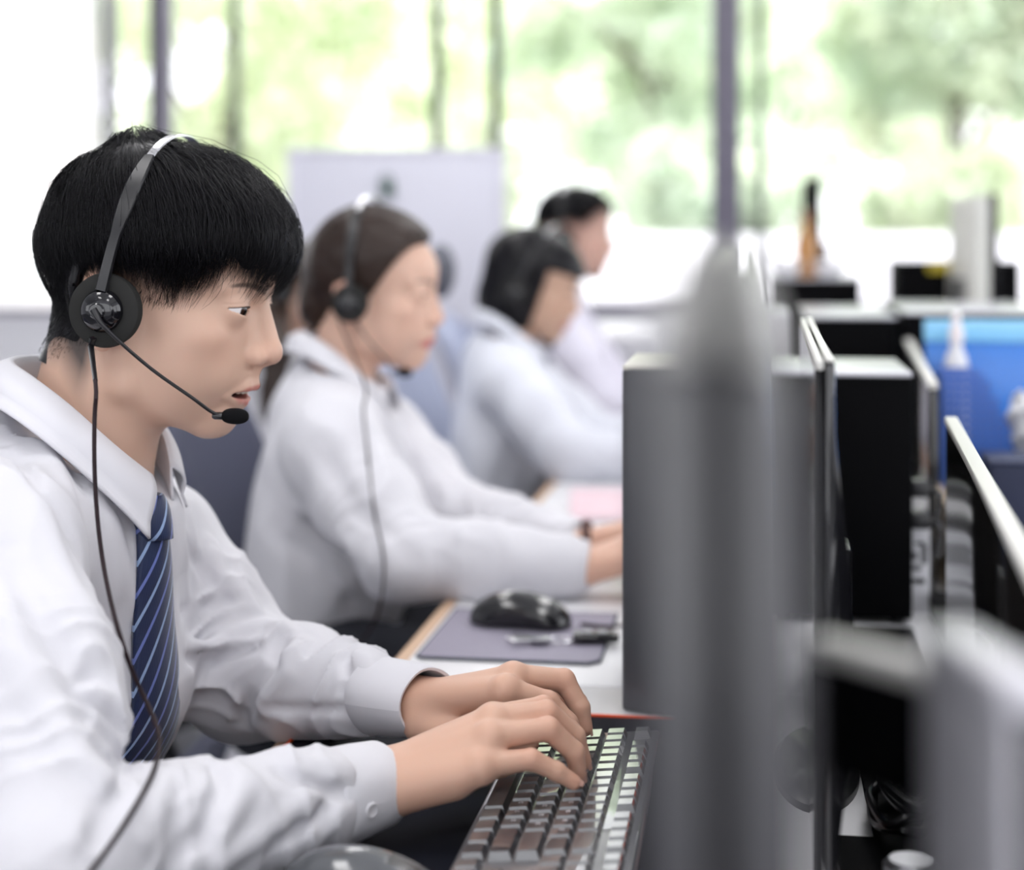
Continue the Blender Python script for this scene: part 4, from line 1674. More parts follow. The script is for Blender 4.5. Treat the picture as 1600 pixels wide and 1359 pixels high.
tag(g.build('clip', mat('dark_green', (0.03, 0.09, 0.06), 0.5), None, loc=tuple(cl)), 'small dark green clip on the pale partition screen', 'clip')

# white round pedestal bin by the window
pb = W(968, 383, 5.6).to_2d().to_3d()
bn = thing('waste_bin', 'tall white round bin standing near the window', 'bin', tuple(pb))
Geo().lathe([(0, 0), (0.135, 0), (0.14, 0.02), (0.152, 0.84), (0.156, 0.86), (0.15, 0.87), (0.14, 0.868), (0.135, 0.80), (0, 0.80)], 40).build('bin_body', mat('white_enamel', (0.80, 0.79, 0.85), 0.3), bn)
Geo().lathe([(0, 0.868), (0.158, 0.868), (0.160, 0.885), (0.14, 0.905), (0.07, 0.92), (0, 0.922)], 40).build('lid', mat('white_lid', (0.85, 0.84, 0.88), 0.25), bn)


# ------------------------------------------------------------------ desks and what stands on them
TOP = mat('white_laminate', (0.80, 0.80, 0.82), 0.28)
WOOD = mat('beech_edge', (0.62, 0.42, 0.28), 0.45)
STEEL = mat('grey_steel', (0.35, 0.35, 0.37), 0.4, metal=0.6)
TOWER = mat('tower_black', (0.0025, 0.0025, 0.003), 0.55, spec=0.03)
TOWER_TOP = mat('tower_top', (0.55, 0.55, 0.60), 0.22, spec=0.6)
BEZEL = mat('bezel_black', (0.005, 0.005, 0.006), 0.5, spec=0.10)
SHELL = mat('shell_grey', (0.075, 0.075, 0.082), 0.45)
SILVER = mat('silver_edge', (0.62, 0.61, 0.58), 0.38)
SCREEN = mat('screen_glass', (0.010, 0.010, 0.012), 0.06, spec=0.6, bump=(700, 0.05, 0.0004))
DESK_Z = 0.75


def desk(label, y0, y1, x0=-0.385, x1=0.335):
    t = thing('desk', label, 'desk', ((x0 + x1) / 2, (y0 + y1) / 2, 0))
    hx, hy = (x1 - x0) / 2, (y1 - y0) / 2 - 0.002
    Geo().box((-hx + 0.018, -hy, DESK_Z - 0.025), (hx, hy, DESK_Z), 0.002).build('desktop', TOP, t)
    Geo().box((-hx, -hy, DESK_Z - 0.027), (-hx + 0.0178, hy, DESK_Z - 0.0006), 0.006, seg=3).build('edge_band', WOOD, t)
    for sx in (-1, 1):
        for sy in (-1, 1):
            Geo().box((sx * (hx - 0.06) - 0.02, sy * (hy - 0.04) - 0.02, 0), (sx * (hx - 0.06) + 0.02, sy * (hy - 0.04) + 0.02, DESK_Z - 0.027), 0.003).build('leg', STEEL, t)
    Geo().box((hx - 0.05, -hy + 0.06, 0.25), (hx - 0.032, hy - 0.06, DESK_Z - 0.03)).build('modesty_panel', mat('panel_grey', (0.28, 0.28, 0.30), 0.6), t)
    return t


desk('white desk with wooden front edge, under the typing man', 0.55, 1.632, x0=-0.425)
desk('white desk with wooden front edge, under the smiling woman', 1.634, 2.70)
desk('white desk under the woman with a black bob', 2.702, 3.77)
desk('white desk under the far man by the window', 3.772, 4.84)
desk('white desk across the aisle of towers, nearest the camera', 0.55, 1.9, 0.34, 1.06)
desk('white desk across the aisle, below the blue panel', 1.904, 3.3, 0.34, 1.06)
desk('white desk across the aisle, farthest by the window', 3.304, 4.84, 0.34, 1.06)

# black desk mat with an orange hem
mt = thing('desk_mat', 'black desk mat with an orange stitched hem, under the keyboard', 'mat', (-0.15, 1.05, DESK_Z))
g = Geo().box((-0.255, -0.45, 0.0), (0.115, 0.468, 0.003), 0.001)
g.build('mat_cloth', mat('mat_black', (0.006, 0.007, 0.013), 0.85, spec=0.12, bump=(2500, 0.2, 0.0003)), mt)
g = Geo()
for a, b in (((-0.257, -0.452), (-0.257, 0.47)), ((-0.257, 0.47), (0.117, 0.47)), ((0.117, 0.47), (0.117, -0.452)), ((0.117, -0.452), (-0.257, -0.452))):
    lo = (min(a[0], b[0]) - 0.0018, min(a[1], b[1]) - 0.0018, 0.0004)
    hi = (max(a[0], b[0]) + 0.0018, max(a[1], b[1]) + 0.0018, 0.0046)
    g.box(lo, hi, 0.0012)
g.build('hem', mat('orange_thread', (0.86, 0.10, 0.02), 0.6), mt)

# ---- keyboard (u: along the desk towards the window = left end of the board; v: across)
KB = thing('keyboard', 'black full-size keyboard under the hands of the typing man', 'keyboard', (-0.145, 1.178, DESK_Z + 0.0035))
KEYM = mat('key_cap', (0.05, 0.05, 0.058), 0.30, spec=1.0, coat=1.0)
DECK = mat('keyboard_deck', (0.12, 0.12, 0.13), 0.28, spec=1.0, coat=1.0)
kb_tilt = Matrix.Translation((-0.06, 0, 0.012)) @ Matrix.Rotation(math.radians(-5.5), 4, 'Y')
g = Geo().prism([(-0.002, -0.010), (0.124, -0.012), (0.126, -0.004), (0.124, 0.003), (0.0, 0.003), (-0.004, -0.004)], -0.224, 0.2145, axis=1, bevel=0.002, M=kb_tilt)
g.build('keyboard_body', DECK, KB)
Pk = 0.0190


def key(row_v, col0, wu, name='key', hv=1.0):
    """a key cap at column col0 (key units from the left end), wu units wide, row height hv"""
    y1 = 0.2145 - 0.008 - col0 * Pk
    y0 = y1 - wu * Pk
    x0, x1 = row_v, row_v + Pk * hv
    gp = 0.0011
    a = [(x0 + gp, y0 + gp), (x1 - gp, y0 + gp), (x1 - gp, y1 - gp), (x0 + gp, y1 - gp)]
    i = 0.0024
    b = [(x0 + gp + i * 0.7, y0 + gp + i), (x1 - gp - i * 0.9, y0 + gp + i), (x1 - gp - i * 0.9, y1 - gp - i), (x0 + gp + i * 0.7, y1 - gp - i)]
    V = [kb_tilt @ Vector((p[0], p[1], 0.003)) for p in a] + [kb_tilt @ Vector((p[0], p[1], 0.0092)) for p in b]
    cx = sum(p[0] for p in b) / 4; cy = sum(p[1] for p in b) / 4
    F = [(0, 1, 5, 4), (1, 2, 6, 5), (2, 3, 7, 6), (3, 0, 4, 7), (4, 5, 6, 7), (3, 2, 1, 0)]
    return V, F


rows = []
v0 = 0.004
kv = [v0 + k * Pk for k in range(5)]          # bottom row .. number row
fv = v0 + 5 * Pk + 0.0042                     # function row
spec_keys = []
for c, w in ((0, 1.25), (1.25, 1.25), (2.5, 1.25), (3.75, 6.25), (10, 1.25), (11.25, 1.25), (12.5, 1.25), (13.75, 1.25)):
    spec_keys.append((kv[0], c, w, 1))
for r, first, n, last in ((1, 2.25, 10, 2.75), (2, 1.75, 11, 2.25), (3, 1.5, 12, 1.5)):
    spec_keys.append((kv[r], 0, first, 1))
    for k in range(n):
        spec_keys.append((kv[r], first + k, 1, 1))
    spec_keys.append((kv[r], first + n, last, 1))
for k in range(13):
    spec_keys.append((kv[4], k, 1, 1))
spec_keys.append((kv[4], 13, 2, 1))
for c in [0] + [2 + k for k in range(4)] + [6.5 + k for k in range(4)] + [11 + k for k in range(4)] + [15.25, 16.25, 17.25]:
    spec_keys.append((fv, c, 1, 0.86))
for c in (15.25, 16.25, 17.25):
    spec_keys += [(kv[4], c, 1, 1), (kv[3], c, 1, 1), (kv[0], c, 1, 1)]
spec_keys.append((kv[1], 16.25, 1, 1))
for k in range(4):
    spec_keys.append((kv[4], 18.5 + k, 1, 1))
for r in (3, 2, 1):
    for k in range(3):
        spec_keys.append((kv[r], 18.5 + k, 1, 1))
spec_keys.append((kv[2], 21.5, 1, 2))
spec_keys += [(kv[0], 18.5, 2, 1), (kv[0], 20.5, 1, 1), (kv[0], 21.5, 1, 2)]
# the left half of the letter rows lies under the hands: the 98 keys that show most are parts, the few others one part
hidden = [s for s in spec_keys if s[0] in kv[:3] and s[1] < 3.0][:7]
rest = Geo()
for s in spec_keys:
    V, F = key(s[0], s[1], s[2], hv=s[3])
    if s in hidden:
        rest.add(V, F)
    else:
        Geo().add(V, F).build('key', KEYM, KB, smooth=False)
ro = rest.build('keys_under_hand', KEYM, KB, smooth=False)
ro['kind'] = 'stuff'
# pale legends on a few keys near the fingers, and the lock lights
lg = Geo()
rsn = random.Random(4)
for s in spec_keys:
    if s[2] == 1 and s[3] == 1 and s[0] in (kv[1], kv[2], kv[3]) and 9 < s[1] < 15:
        y = 0.2145 - 0.008 - (s[1] + 0.34) * Pk
        x = s[0] + 0.0108
        for q in range(2):
            lo = (x - 0.0022 * q, y - 0.0016, 0.00915)
            hi = (x - 0.0022 * q + 0.0008, y + 0.0010 - 0.001 * q, 0.00930)
            lg.box(lo, hi, 0, kb_tilt)
        lg.box((x - 0.0022, y + 0.0006, 0.00915), (x + 0.0008, y + 0.0012, 0.0093), 0, kb_tilt)
lg.build('key_legends', mat('legend_white', (0.75, 0.75, 0.78), 0.5), KB)


# ---- computer mice
def mouse(label, loc, rz, body_mat, top_mat, group=None):
    t = thing('computer_mouse', label, 'mouse', loc, rz, group)

    def f(P):
        d = ell(P, (-0.006, 0, 0.004), (0.056, 0.031, 0.035))
        d = smin(d, ell(P, (0.022, 0, 0.004), (0.036, 0.029, 0.022)), 0.015)
        d = smax(d, -P[:, 2] + 0.0008, 0.004)
        q = P.copy(); q[:, 1] = np.abs(q[:, 1])
        d = smax(d, -ell(q, (0.0, 0.052, 0.004), (0.05, 0.026, 0.02)), 0.01)
        return d

    def top(P):
        return np.maximum(f(P) - 0.0006, np.float32(0.017) + 0.12 * np.maximum(P[:, 0], -0.03) * -1 - P[:, 2])

    def gap(P):
        return np.minimum(np.maximum(np.abs(P[:, 1]) - 0.0009, 0.004 - P[:, 0]), np.maximum(np.abs(P[:, 1]) - 0.0065, np.abs(P[:, 0] - 0.032) - 0.0125))
    V, Q = surface(f, (-0.07, -0.04, -0.003), (0.07, 0.04, 0.05), 0.0016)
    link('mouse_body', fast_mesh('mouse_body', V, Q, body_mat), t)
    V, Q = surface(lambda P: np.maximum(top(P), -gap(P)), (-0.07, -0.04, -0.003), (0.07, 0.04, 0.05), 0.0012)
    link('top_shell', fast_mesh('top_shell', V, Q, top_mat), t)
    M = Matrix.Translation((0.032, 0, 0.0205)) @ Matrix.Rotation(math.radians(90), 4, 'X')
    Geo().lathe([(0, -0.0045), (0.008, -0.0045), (0.0095, -0.003), (0.0095, 0.003), (0.008, 0.0045), (0, 0.0045)], 20, M).build('scroll_wheel', BLACK_PLASTIC, t)
    return t


GREYGLOSS = mat('grey_gloss', (0.10, 0.105, 0.115), 0.14, coat=0.6)
mouse('black and grey mouse on the desk mat, cut by the bottom edge', (-0.257, 1.055, DESK_Z + 0.0033), math.radians(-8), BLACK_PLASTIC, GREYGLOSS)
mp = thing('mouse_pad', 'grey mouse pad with a dark rim on the white desk', 'mouse pad', (-0.262, 1.828, DESK_Z + 0.0002))
g = Geo().prism([(-0.098 + 0.006, -0.118), (0.098 - 0.012, -0.118), (0.098, -0.118 + 0.012), (0.098, 0.118), (-0.098, 0.118), (-0.098, -0.112)], 0.0, 0.0028, axis=2, bevel=0.0008)
g.build('pad_cloth', mat('pad_grey', (0.29, 0.27, 0.34), 0.6), mp)
g = Geo().tube([(-0.097, -0.112, 0.002), (-0.091, -0.118, 0.002), (0.086, -0.118, 0.002), (0.098, -0.106, 0.002), (0.098, 0.118, 0.002), (-0.097, 0.118, 0.002), (-0.097, -0.112, 0.002)], 0.0017, 6)
g.build('pad_rim', mat('rim_dark', (0.03, 0.04, 0.06), 0.6), mp)
ms2 = mouse('glossy black mouse on the grey mouse pad', (-0.268, 1.868, DESK_Z + 0.0032), math.radians(-6), GLOSS_BLACK, mat('black_gloss_shell', (0.012, 0.012, 0.014), 0.12, coat=0.6))

# bunch of keys with a black fob lying on the pad
bk = thing('key_ring', 'bunch of steel keys with a black fob on the grey mouse pad', 'keys', (-0.215, 1.79, DESK_Z + 0.0036))
ring = [(0.013 * math.cos(a * 0.4), 0.013 * math.sin(a * 0.4), 0.003) for a in range(17)]
Geo().tube(ring, 0.0013, 8).build('split_ring', CHROME, bk)
for k, (a, l) in enumerate(((2.7, 0.050), (3.2, 0.046), (3.6, 0.044))):
    M = Matrix.Translation((0.012 * math.cos(a), 0.012 * math.sin(a), 0.002 + 0.0022 * k)) @ Matrix.Rotation(a, 4, 'Z')
    kg = Geo().lathe([(0, -0.001), (0.011, -0.001), (0.011, 0.001), (0, 0.001)], 18, M @ Matrix.Translation((0.010, 0, 0)))
    kg.box((0.018, -0.004, -0.0009), (l, 0.004, 0.0009), 0.0004, M)
    for q in range(4):
        kg.box((0.026 + q * 0.005, 0.0035, -0.0008), (0.029 + q * 0.005, 0.006, 0.0008), 0, M)
    kg.build('key_blade', CHROME, bk)
M = Matrix.Translation((0.014, 0.004, 0.001)) @ Matrix.Rotation(0.12, 4, 'Z')
fb = Geo().box((0.0, -0.011, 0), (0.052, 0.011, 0.011), 0.004, M).build('fob', GLOSS_BLACK, bk)
Geo().box((0.012, -0.006, 0.0105), (0.022, 0.006, 0.0122), 0.001, M).box((0.028, -0.006, 0.0105), (0.038, 0.006, 0.0122), 0.001, M).build('fob_button', mat('fob_grey', (0.4, 0.4, 0.42), 0.3), fb)
# black cord coiled behind the mouse, and the strap beside it
g = Geo().tube(spline([(-0.20, 1.868, 0.757), (-0.17, 1.862, 0.7565), (-0.13, 1.875, 0.7565), (-0.09, 1.855, 0.7565), (-0.02, 1.87, 0.7565)], 40), 0.0022, 8)
g = Geo().add([Vector(v) - Vector((-0.268, 1.868, DESK_Z + 0.0032)) for v in g.v], g.f)
cd = g.build('cord', CABLE, ms2)
cd.rotation_euler = (0, 0, math.radians(6))

# papers on the third desk
nb_ = thing('notebook', 'pink-edged notebook lying on the desk before the woman with the bob', 'notebook', (-0.20, 2.72, DESK_Z), math.radians(6))
Geo().box((-0.105, -0.15, 0.001), (0.105, 0.15, 0.012), 0.002).build('pages', mat('paper_white', (0.86, 0.84, 0.86), 0.8), nb_)
Geo().box((-0.108, -0.153, 0.0125), (0.108, 0.153, 0.0145), 0.001).build('cover', mat('pink_cover', (0.80, 0.60, 0.66), 0.6), nb_)
pp = Geo()
for k in range(5):
    M = Matrix.Translation((-0.17, 2.45, DESK_Z + 0.0006 + 0.0008 * k)) @ Matrix.Rotation(0.05 * k - 0.1, 4, 'Z')
    pp.box((-0.105, -0.148, 0), (0.105, 0.148, 0.0005), 0, M)
tag(pp.build('paper_sheaf', mat('paper_white', (0.86, 0.84, 0.86), 0.8)), 'loose white papers on the desk in front of the smiling woman', 'papers')


# ---- computer towers
def tower(label, x0, x1, y0, y1, z1, z0=DESK_Z, body=None, top=None, group=None, curved=0.0, name='computer_tower'):
    body = body or TOWER
    cx, cy = (x0 + x1) / 2, (y0 + y1) / 2
    t = thing(name, label, 'computer', (cx, cy, z0), 0, group)
    hx, hy, h = (x1 - x0) / 2, (y1 - y0) / 2, z1 - z0
    if curved:
        n = 14
        out = [(-hx + 2 * hx * k / n, -hy - curved * math.sin(math.pi * k / n)) for k in range(n + 1)] + [(hx, -hy + 0.02), (-hx, -hy + 0.02)]
        Geo().prism([(a, b) for a, b in out], 0.001, h - 0.004, axis=2, bevel=0.003).build('front_bezel', body, t)
        Geo().box((-hx + 0.001, -hy + 0.0205, 0.008), (hx - 0.001, hy, h - 0.006), 0.004).build('case', body, t)
    else:
        Geo().box((-hx, -hy, 0.008), (hx, -hy + 0.012, h - 0.006), 0.0025).build('rear_panel', body, t)
        Geo().box((-hx, -hy + 0.0125, 0.008), (hx, hy, h - 0.006), 0.003).build('case', body, t)
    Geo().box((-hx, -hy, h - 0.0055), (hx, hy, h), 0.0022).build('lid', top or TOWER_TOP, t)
    for sx in (-1, 1):
        for sy in (-1, 1):
            M = Matrix.Translation((sx * (hx - 0.015), sy * (hy - 0.03), 0))
            Geo().lathe([(0, 0), (0.009, 0), (0.008, 0.008), (0, 0.008)], 14, M).build('rubber_foot', BLACK_PLASTIC, t)
    return t


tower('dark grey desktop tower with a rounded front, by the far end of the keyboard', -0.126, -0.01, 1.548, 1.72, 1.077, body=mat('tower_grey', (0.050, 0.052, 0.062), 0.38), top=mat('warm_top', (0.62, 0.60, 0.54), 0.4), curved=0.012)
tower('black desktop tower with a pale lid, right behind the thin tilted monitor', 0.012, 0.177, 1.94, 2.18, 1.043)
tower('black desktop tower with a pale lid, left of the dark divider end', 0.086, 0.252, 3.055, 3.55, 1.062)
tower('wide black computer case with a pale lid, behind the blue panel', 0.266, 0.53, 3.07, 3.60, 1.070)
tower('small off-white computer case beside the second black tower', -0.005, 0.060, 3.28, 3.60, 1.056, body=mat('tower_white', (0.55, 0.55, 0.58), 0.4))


# ---- monitors
def monitor(label, p0, p1, z_top, h, thick, back=0.03, shell=None, edge=None, screen_side=-1, group=None, scr=None, rim2=True):
    """a flat monitor whose top edge runs from p0 to p1 (room x, y); the screen looks to -x when screen_side is -1"""
    p0, p1 = Vector((*p0, 0)), Vector((*p1, 0))
    L = (p1 - p0).length
    ang = math.atan2((p1 - p0).y, (p1 - p0).x)
    mid = (p0 + p1) / 2
    t = thing('monitor', label, 'monitor', (mid.x, mid.y, DESK_Z), ang, group)
    # local: x along the screen, y across (positive = screen side after rotation), z up
    zt, zb = z_top - DESK_Z, z_top - DESK_Z - h
    s = 1 if screen_side < 0 else -1
    hl = L / 2
    pf = [(s * 0.0, zb), (s * thick * 0.35, zb), (s * thick * 0.35, zt), (0.0, zt)]
    zr = zt - 0.006
    pf = [(s * 0.0, zb), (s * thick * 0.35, zb), (s * thick * 0.35, zr - 0.0004), (0.0, zr - 0.0004)]
    Geo().prism(pf, -hl, hl, axis=0, bevel=0.0015).build('bezel', BEZEL, t)
    Geo().prism([(s * 0.0, zr), (s * thick * 0.35, zr), (s * thick * 0.35, zt), (0.0, zt)], -hl, hl, axis=0, bevel=0.001).build('top_rim', edge or SILVER, t)
    Geo().box((-hl + 0.004, min(s * thick * 0.345, s * (thick * 0.345 + 0.0012)), zb + 0.012), (hl - 0.004, max(s * thick * 0.345, s * (thick * 0.345 + 0.0012)), zt - 0.006)).build('screen', scr or SCREEN, t)
    n = 14
    out = [(-s * 0.0012, zb + 0.004)] + [(-s * (thick * 0.55 + back * (math.sin(math.pi * min(1, (k / n) * 1.15)) ** 1.3 if k / n * 1.15 < 1 else 0)), zb + 0.004 + (h - 0.005) * k / n) for k in range(n + 1)] + [(-s * 0.0012, zt - 0.001)]
    Geo().prism(out, -hl + 0.002, hl - 0.002, axis=0, bevel=0.002).build('back_shell', shell or BEZEL, t)
    if rim2:
        a_, b_ = sorted((-s * 0.0014, -s * thick * 0.5))
        Geo().box((-hl + 0.002, a_, zt - 0.0008), (hl - 0.002, b_, zt + 0.0012), 0.0008).build('top_rim', edge or SILVER, t)
    st_ = Geo().box((-0.03, -s * (thick * 0.55 + 0.012) - 0.012, 0.012), (0.03, -s * (thick * 0.55 + 0.012) + 0.012, zb + h * 0.5), 0.005)
    st_.build('stand_neck', BLACK_PLASTIC, t)
    Geo().lathe([(0, 0), (0.105, 0), (0.105, 0.006), (0.09, 0.012), (0, 0.013)], 36, Matrix.Translation((0, -s * thick * 0.2, 0)) @ Matrix.Diagonal((1, 0.34, 1, 1))).build('stand_base', BLACK_PLASTIC, t)
    return t


monitor('edge-on monitor with pale top rim, in front of the first black tower', (0.0425, 1.08), (0.0485, 1.71), 1.115, 0.345, 0.0138, back=0.012, shell=GLOSS_BLACK)

# the monitor nearest the camera, seen end-on: a bezel half and a bulging back half with a dark gap between
nm = thing('monitor', 'large grey monitor seen end-on, nearest the camera', 'monitor', (-0.0205, 0.580, DESK_Z), 0)
NEARG = mat('shell_satin', (0.046, 0.045, 0.050), 0.32, spec=0.7, coat=0.2)
front = [(-0.004, 0.08), (-0.004, 0.408), (-0.0036, 0.4135), (0.0095, 0.4135), (0.0095, 0.08)]
Geo().prism(front, -0.215, 0.215, axis=1, bevel=0.003).build('bezel', NEARG, nm)
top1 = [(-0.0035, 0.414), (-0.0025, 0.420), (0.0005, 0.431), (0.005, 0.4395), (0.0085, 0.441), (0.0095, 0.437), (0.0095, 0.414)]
Geo().prism(top1, -0.215, 0.215, axis=1, bevel=0.0012).build('top_rim', mat('near_lit_top', (0.34, 0.335, 0.32), 0.35), nm)  # top split off in a paler tone, standing in for light from above
Geo().box((-0.0052, -0.205, 0.095), (-0.0041, 0.205, 0.40)).build('screen', SCREEN, nm)
Geo().box((0.0096, -0.208, 0.085), (0.0154, 0.208, 0.428)).build('gap_strip', BEZEL, nm)
back = [(0.0155, 0.08), (0.0155, 0.4125), (0.0265, 0.4125), (0.0285, 0.400), (0.0302, 0.375), (0.0310, 0.34), (0.0314, 0.28), (0.0312, 0.20), (0.030, 0.12), (0.029, 0.08)]
Geo().prism(back, -0.214, 0.214, axis=1, bevel=0.003).build('back_shell', NEARG, nm)
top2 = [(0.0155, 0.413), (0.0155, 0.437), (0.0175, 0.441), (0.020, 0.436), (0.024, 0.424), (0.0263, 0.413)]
Geo().prism(top2, -0.214, 0.214, axis=1, bevel=0.0012).build('top_rim', mat('near_lit_top', (0.34, 0.335, 0.32), 0.35), nm)  # same paler tone: the lit top of the back half put into colour
Geo().box((0.016, -0.03, 0.012), (0.034, 0.03, 0.0795), 0.004).build('stand_neck', BLACK_PLASTIC, nm)
Geo().lathe([(0, 0), (0.09, 0), (0.09, 0.006), (0.08, 0.012), (0, 0.013)], 36, Matrix.Translation((0.01, 0, 0)) @ Matrix.Diagonal((0.6, 1, 1, 1))).build('stand_base', BLACK_PLASTIC, nm)


# ------------------------------------------------------------------ the other people at the row of desks
def shifted(H, new_wrist, rot=0.0):
    o = np.array(H['wrist'])
    c, s = math.cos(rot), math.sin(rot)
    R = np.array(((c, -s, 0), (s, c, 0), (0, 0, 1)))
    out = {}
    for k, v in H.items():
        a = (np.array(v) - o) @ R.T + np.array(new_wrist)
        out[k] = [tuple(x) for x in np.atleast_2d(a)] if isinstance(v, list) else tuple(a)
    return out


def hair_shell(person, S, f, material, h=0.003, name='hair'):
    """hair volume from a distance field in head coordinates (cm)"""
    ho, hr, hs = S['_ho'], S['_hr'], S.get('hscale', 1.0)

    def g(P):
        q = to_local(P, ho, hr) * np.float32(100 / hs)
        return f(q) / 100 * hs
    V, Q = surface(g, ho - np.array((0.20, S.get('hair_side', 0.13), S.get('hair_down', 0.16))), ho + np.array((0.16, 0.13, 0.18)), h)
    return link(name, fast_mesh(name, V - S['_base'], Q, material), person)


def strands(q, s=0.35, a=0.10):
    """combed relief of long hair: fine ridges running back and down"""
    ph = q[:, 1] * 1.2 + np.arctan2(q[:, 2] - 3, q[:, 0] + 1) * 6.0
    return a * wob(np.stack([ph, ph * 0.3, q[:, 1] * 0.4], 1).astype(np.float32), s * 4, 12)


def hair_back(q):
    """parted hair combed back behind the ear, gathered low at the nape"""
    d = scalp_sdf(q) - 0.75 - 0.85 * np.exp(-((q[:, 0] - 8) / 4) ** 2) - 1.5 * np.exp(-((q[:, 0] + 0.5) / 6.5) ** 2) * np.clip((q[:, 2] - 5) / 7, 0, 1)
    y = np.abs(q[:, 1])
    line = q[:, 0] - (2.6 + 0.66 * (q[:, 2] - 1.0) + 0.9 * np.exp(-(y / 3.5) ** 2))
    low = -(q[:, 2] + 3.4 + 0.5 * np.minimum(q[:, 0], 0)) * 0.9
    d = smax(d, line, 0.8)
    d = smax(d, low, 1.0)
    earcut = -(np.sqrt((q[:, 0] + 0.4) ** 2 + (q[:, 2] + 0.8) ** 2 + (y - 7.6) ** 2 * 0.6) - 3.0)
    d = smax(d, earcut, 0.8)
    d = smin(d, ell(q, (-7.0, 0, -0.6), (3.4, 4.6, 4.4)), 1.6)
    return d + strands(q)


def hair_bob(q):
    """chin-length bob with a fringe"""
    y = np.abs(q[:, 1])
    d = scalp_sdf(q) - 1.15
    d = smin(d, ell(q, (-1.6, 0, -2.0), (8.7, 8.9, 9.6)), 2.0)
    d = smax(d, -(q[:, 2] + 8.8 + 0.12 * q[:, 0]), 1.2)
    face = np.maximum(4.6 + 0.12 * np.maximum(q[:, 2], -6) - q[:, 0], q[:, 2] - 4.6 - 0.15 * y)
    d = smax(d, -face, 0.8)
    return d + strands(q)


def hair_long(q):
    y = np.abs(q[:, 1])
    d = scalp_sdf(q) - 1.1
    line = q[:, 0] - np.maximum(3.2 + 0.62 * (q[:, 2] - 1.0), 2.6)
    d = smax(d, line, 0.8)
    d = smin(d, chain(q, [(-3.2, -2.5, 2), (-3.2, -6.8, -5), (0.0, -15.5, -9.5), (4.0, -23.5, -14), (6.0, -28.5, -27)], [5.4, 4.6, 4.4, 4.4, 3.4], 2.0), 2.0)
    d = smin(d, cap(q, (-3.6, 2.0, 2), (-5.0, 5.5, -16), 5.4, 3.2), 2.0)
    return d + strands(q)


BLUEWHITE = mat('pale_cotton', (0.74, 0.76, 0.83), 0.85, spec=0.2)
WSKIN = (0.66, 0.43, 0.33)
W1 = dict(
    head=(-0.567, 2.342, 1.108), hyaw=math.radians(-3), hpitch=math.radians(3), head_h=0.002, mouth=0.0, slim=1.0, hscale=0.96, eye_open=0.3, smile=1.0, depth=0.84,
    lips=(0.55, 0.12, 0.13), skin=WSKIN, neck_r=(0.044, 0.050), collar_c=(-0.592, 2.318, 0.992),
    neck0=(-0.605, 2.315, 0.972), chest=(-0.600, 2.295, 0.785), yaw=math.radians(-12), k=0.88, bust=True,
    sh_r=(-0.562, 2.140, 0.920), sh_l=(-0.565, 2.445, 0.895),
    el_r=(-0.440, 2.030, 0.795), el_l=(-0.425, 2.300, 0.800),
    wr_r=(-0.215, 2.035, 0.790), wr_l=(-0.235, 2.160, 0.795), hand_h=0.002, hand_s=0.92,
    sleeve_r=(0.064, 0.062, 0.054, 0.046, 0.038), sleeve_l=(0.056, 0.056, 0.052, 0.045, 0.037), sleeve_end=0.9,
)
W1['hand_r'] = shifted(MAN['hand_r'], W1['wr_r'], -0.1)
W1['hand_l'] = shifted(MAN['hand_l'], W1['wr_l'], 0.25)


def stub(S):
    for h in 'rl':
        w, e = np.array(S['wr_' + h]), np.array(S['el_' + h])
        S['hand_' + h]['arm'] = tuple(w + (e - w) / np.linalg.norm(e - w) * 0.075)


stub(W1)
woman = build_body(W1)
tag(woman, 'smiling woman with brown hair tied back, in a white blouse with headset', 'person')
eye_parts(woman, W1['_hr'], W1['_ho'], W1['_base'], lid=0.3, hs=0.96)
build_shirt(W1, woman, 0.004, [([(420, 700), (470, 790), (560, 860), (640, 900)], 0.016, 0.007), ([(430, 830), (500, 880), (560, 960)], 0.014, -0.007),
                               ([(500, 700), (560, 800), (640, 860)], 0.014, -0.006), ([(650, 690), (690, 760), (700, 840)], 0.012, 0.006)], amp=0.004, name='blouse')
for h in 'rl':
    cuff(woman, W1, h, 0.038, 0.034, 0.05, 0.80)
collar(woman, W1, 41, 14, 0.90, 0.95)
hair_shell(woman, W1, hair_back, HAIR_BROWN)
cab = [W(570, 600, 2.16), W(568, 640, 2.15), W(574, 700, 2.12), W(585, 800, 2.05), W(600, 880, 2.00), W(590, 960, 2.0), W(560, 1010, 2.02)]
fs = W1['_shirt']


headset('black headset with steel band, worn by the smiling woman', W1['_ho'], W1['_hr'], cup=(0.2, -8.4, 0.0), top=(-0.2, 0, 15.3), half=9.2, mic=(7.6, -4.2, -9.6), cable=clear_of(fs, cab), r=2.7)
tag(Geo().tube([Vector(W1['wr_l']) + Vector((0.012 + 0.002 * math.sin(3 * a), 0.031 * math.cos(a), 0.027 * math.sin(a))) for a in [k * 2 * math.pi / 24 for k in range(25)]], 0.006, 8).build('hair_tie', mat('hair_tie_brown', (0.10, 0.05, 0.045), 0.8)),
    'brown hair tie worn on the wrist of the smiling woman', 'hair tie')


def like(S, dx, dy, dz=0.0, **kw):
    out = {}
    for k, v in S.items():
        if k.startswith('_'):
            continue
        if k in ('head', 'neck0', 'chest', 'collar_c') or k[:3] in ('sh_', 'el_', 'wr_'):
            v = tuple(np.array(v) + np.array((dx, dy, dz if k in ('head', 'neck0', 'collar_c') else dz * 0.6 if k[:3] == 'sh_' or k == 'chest' else 0)))
        elif k.startswith('hand_') and isinstance(v, dict):
            v = {a: ([tuple(np.array(x) + np.array((dx, dy, 0))) for x in b] if isinstance(b, list) else tuple(np.array(b) + np.array((dx, dy, 0)))) for a, b in v.items()}
        out[k] = v
    out.update(kw)
    return out


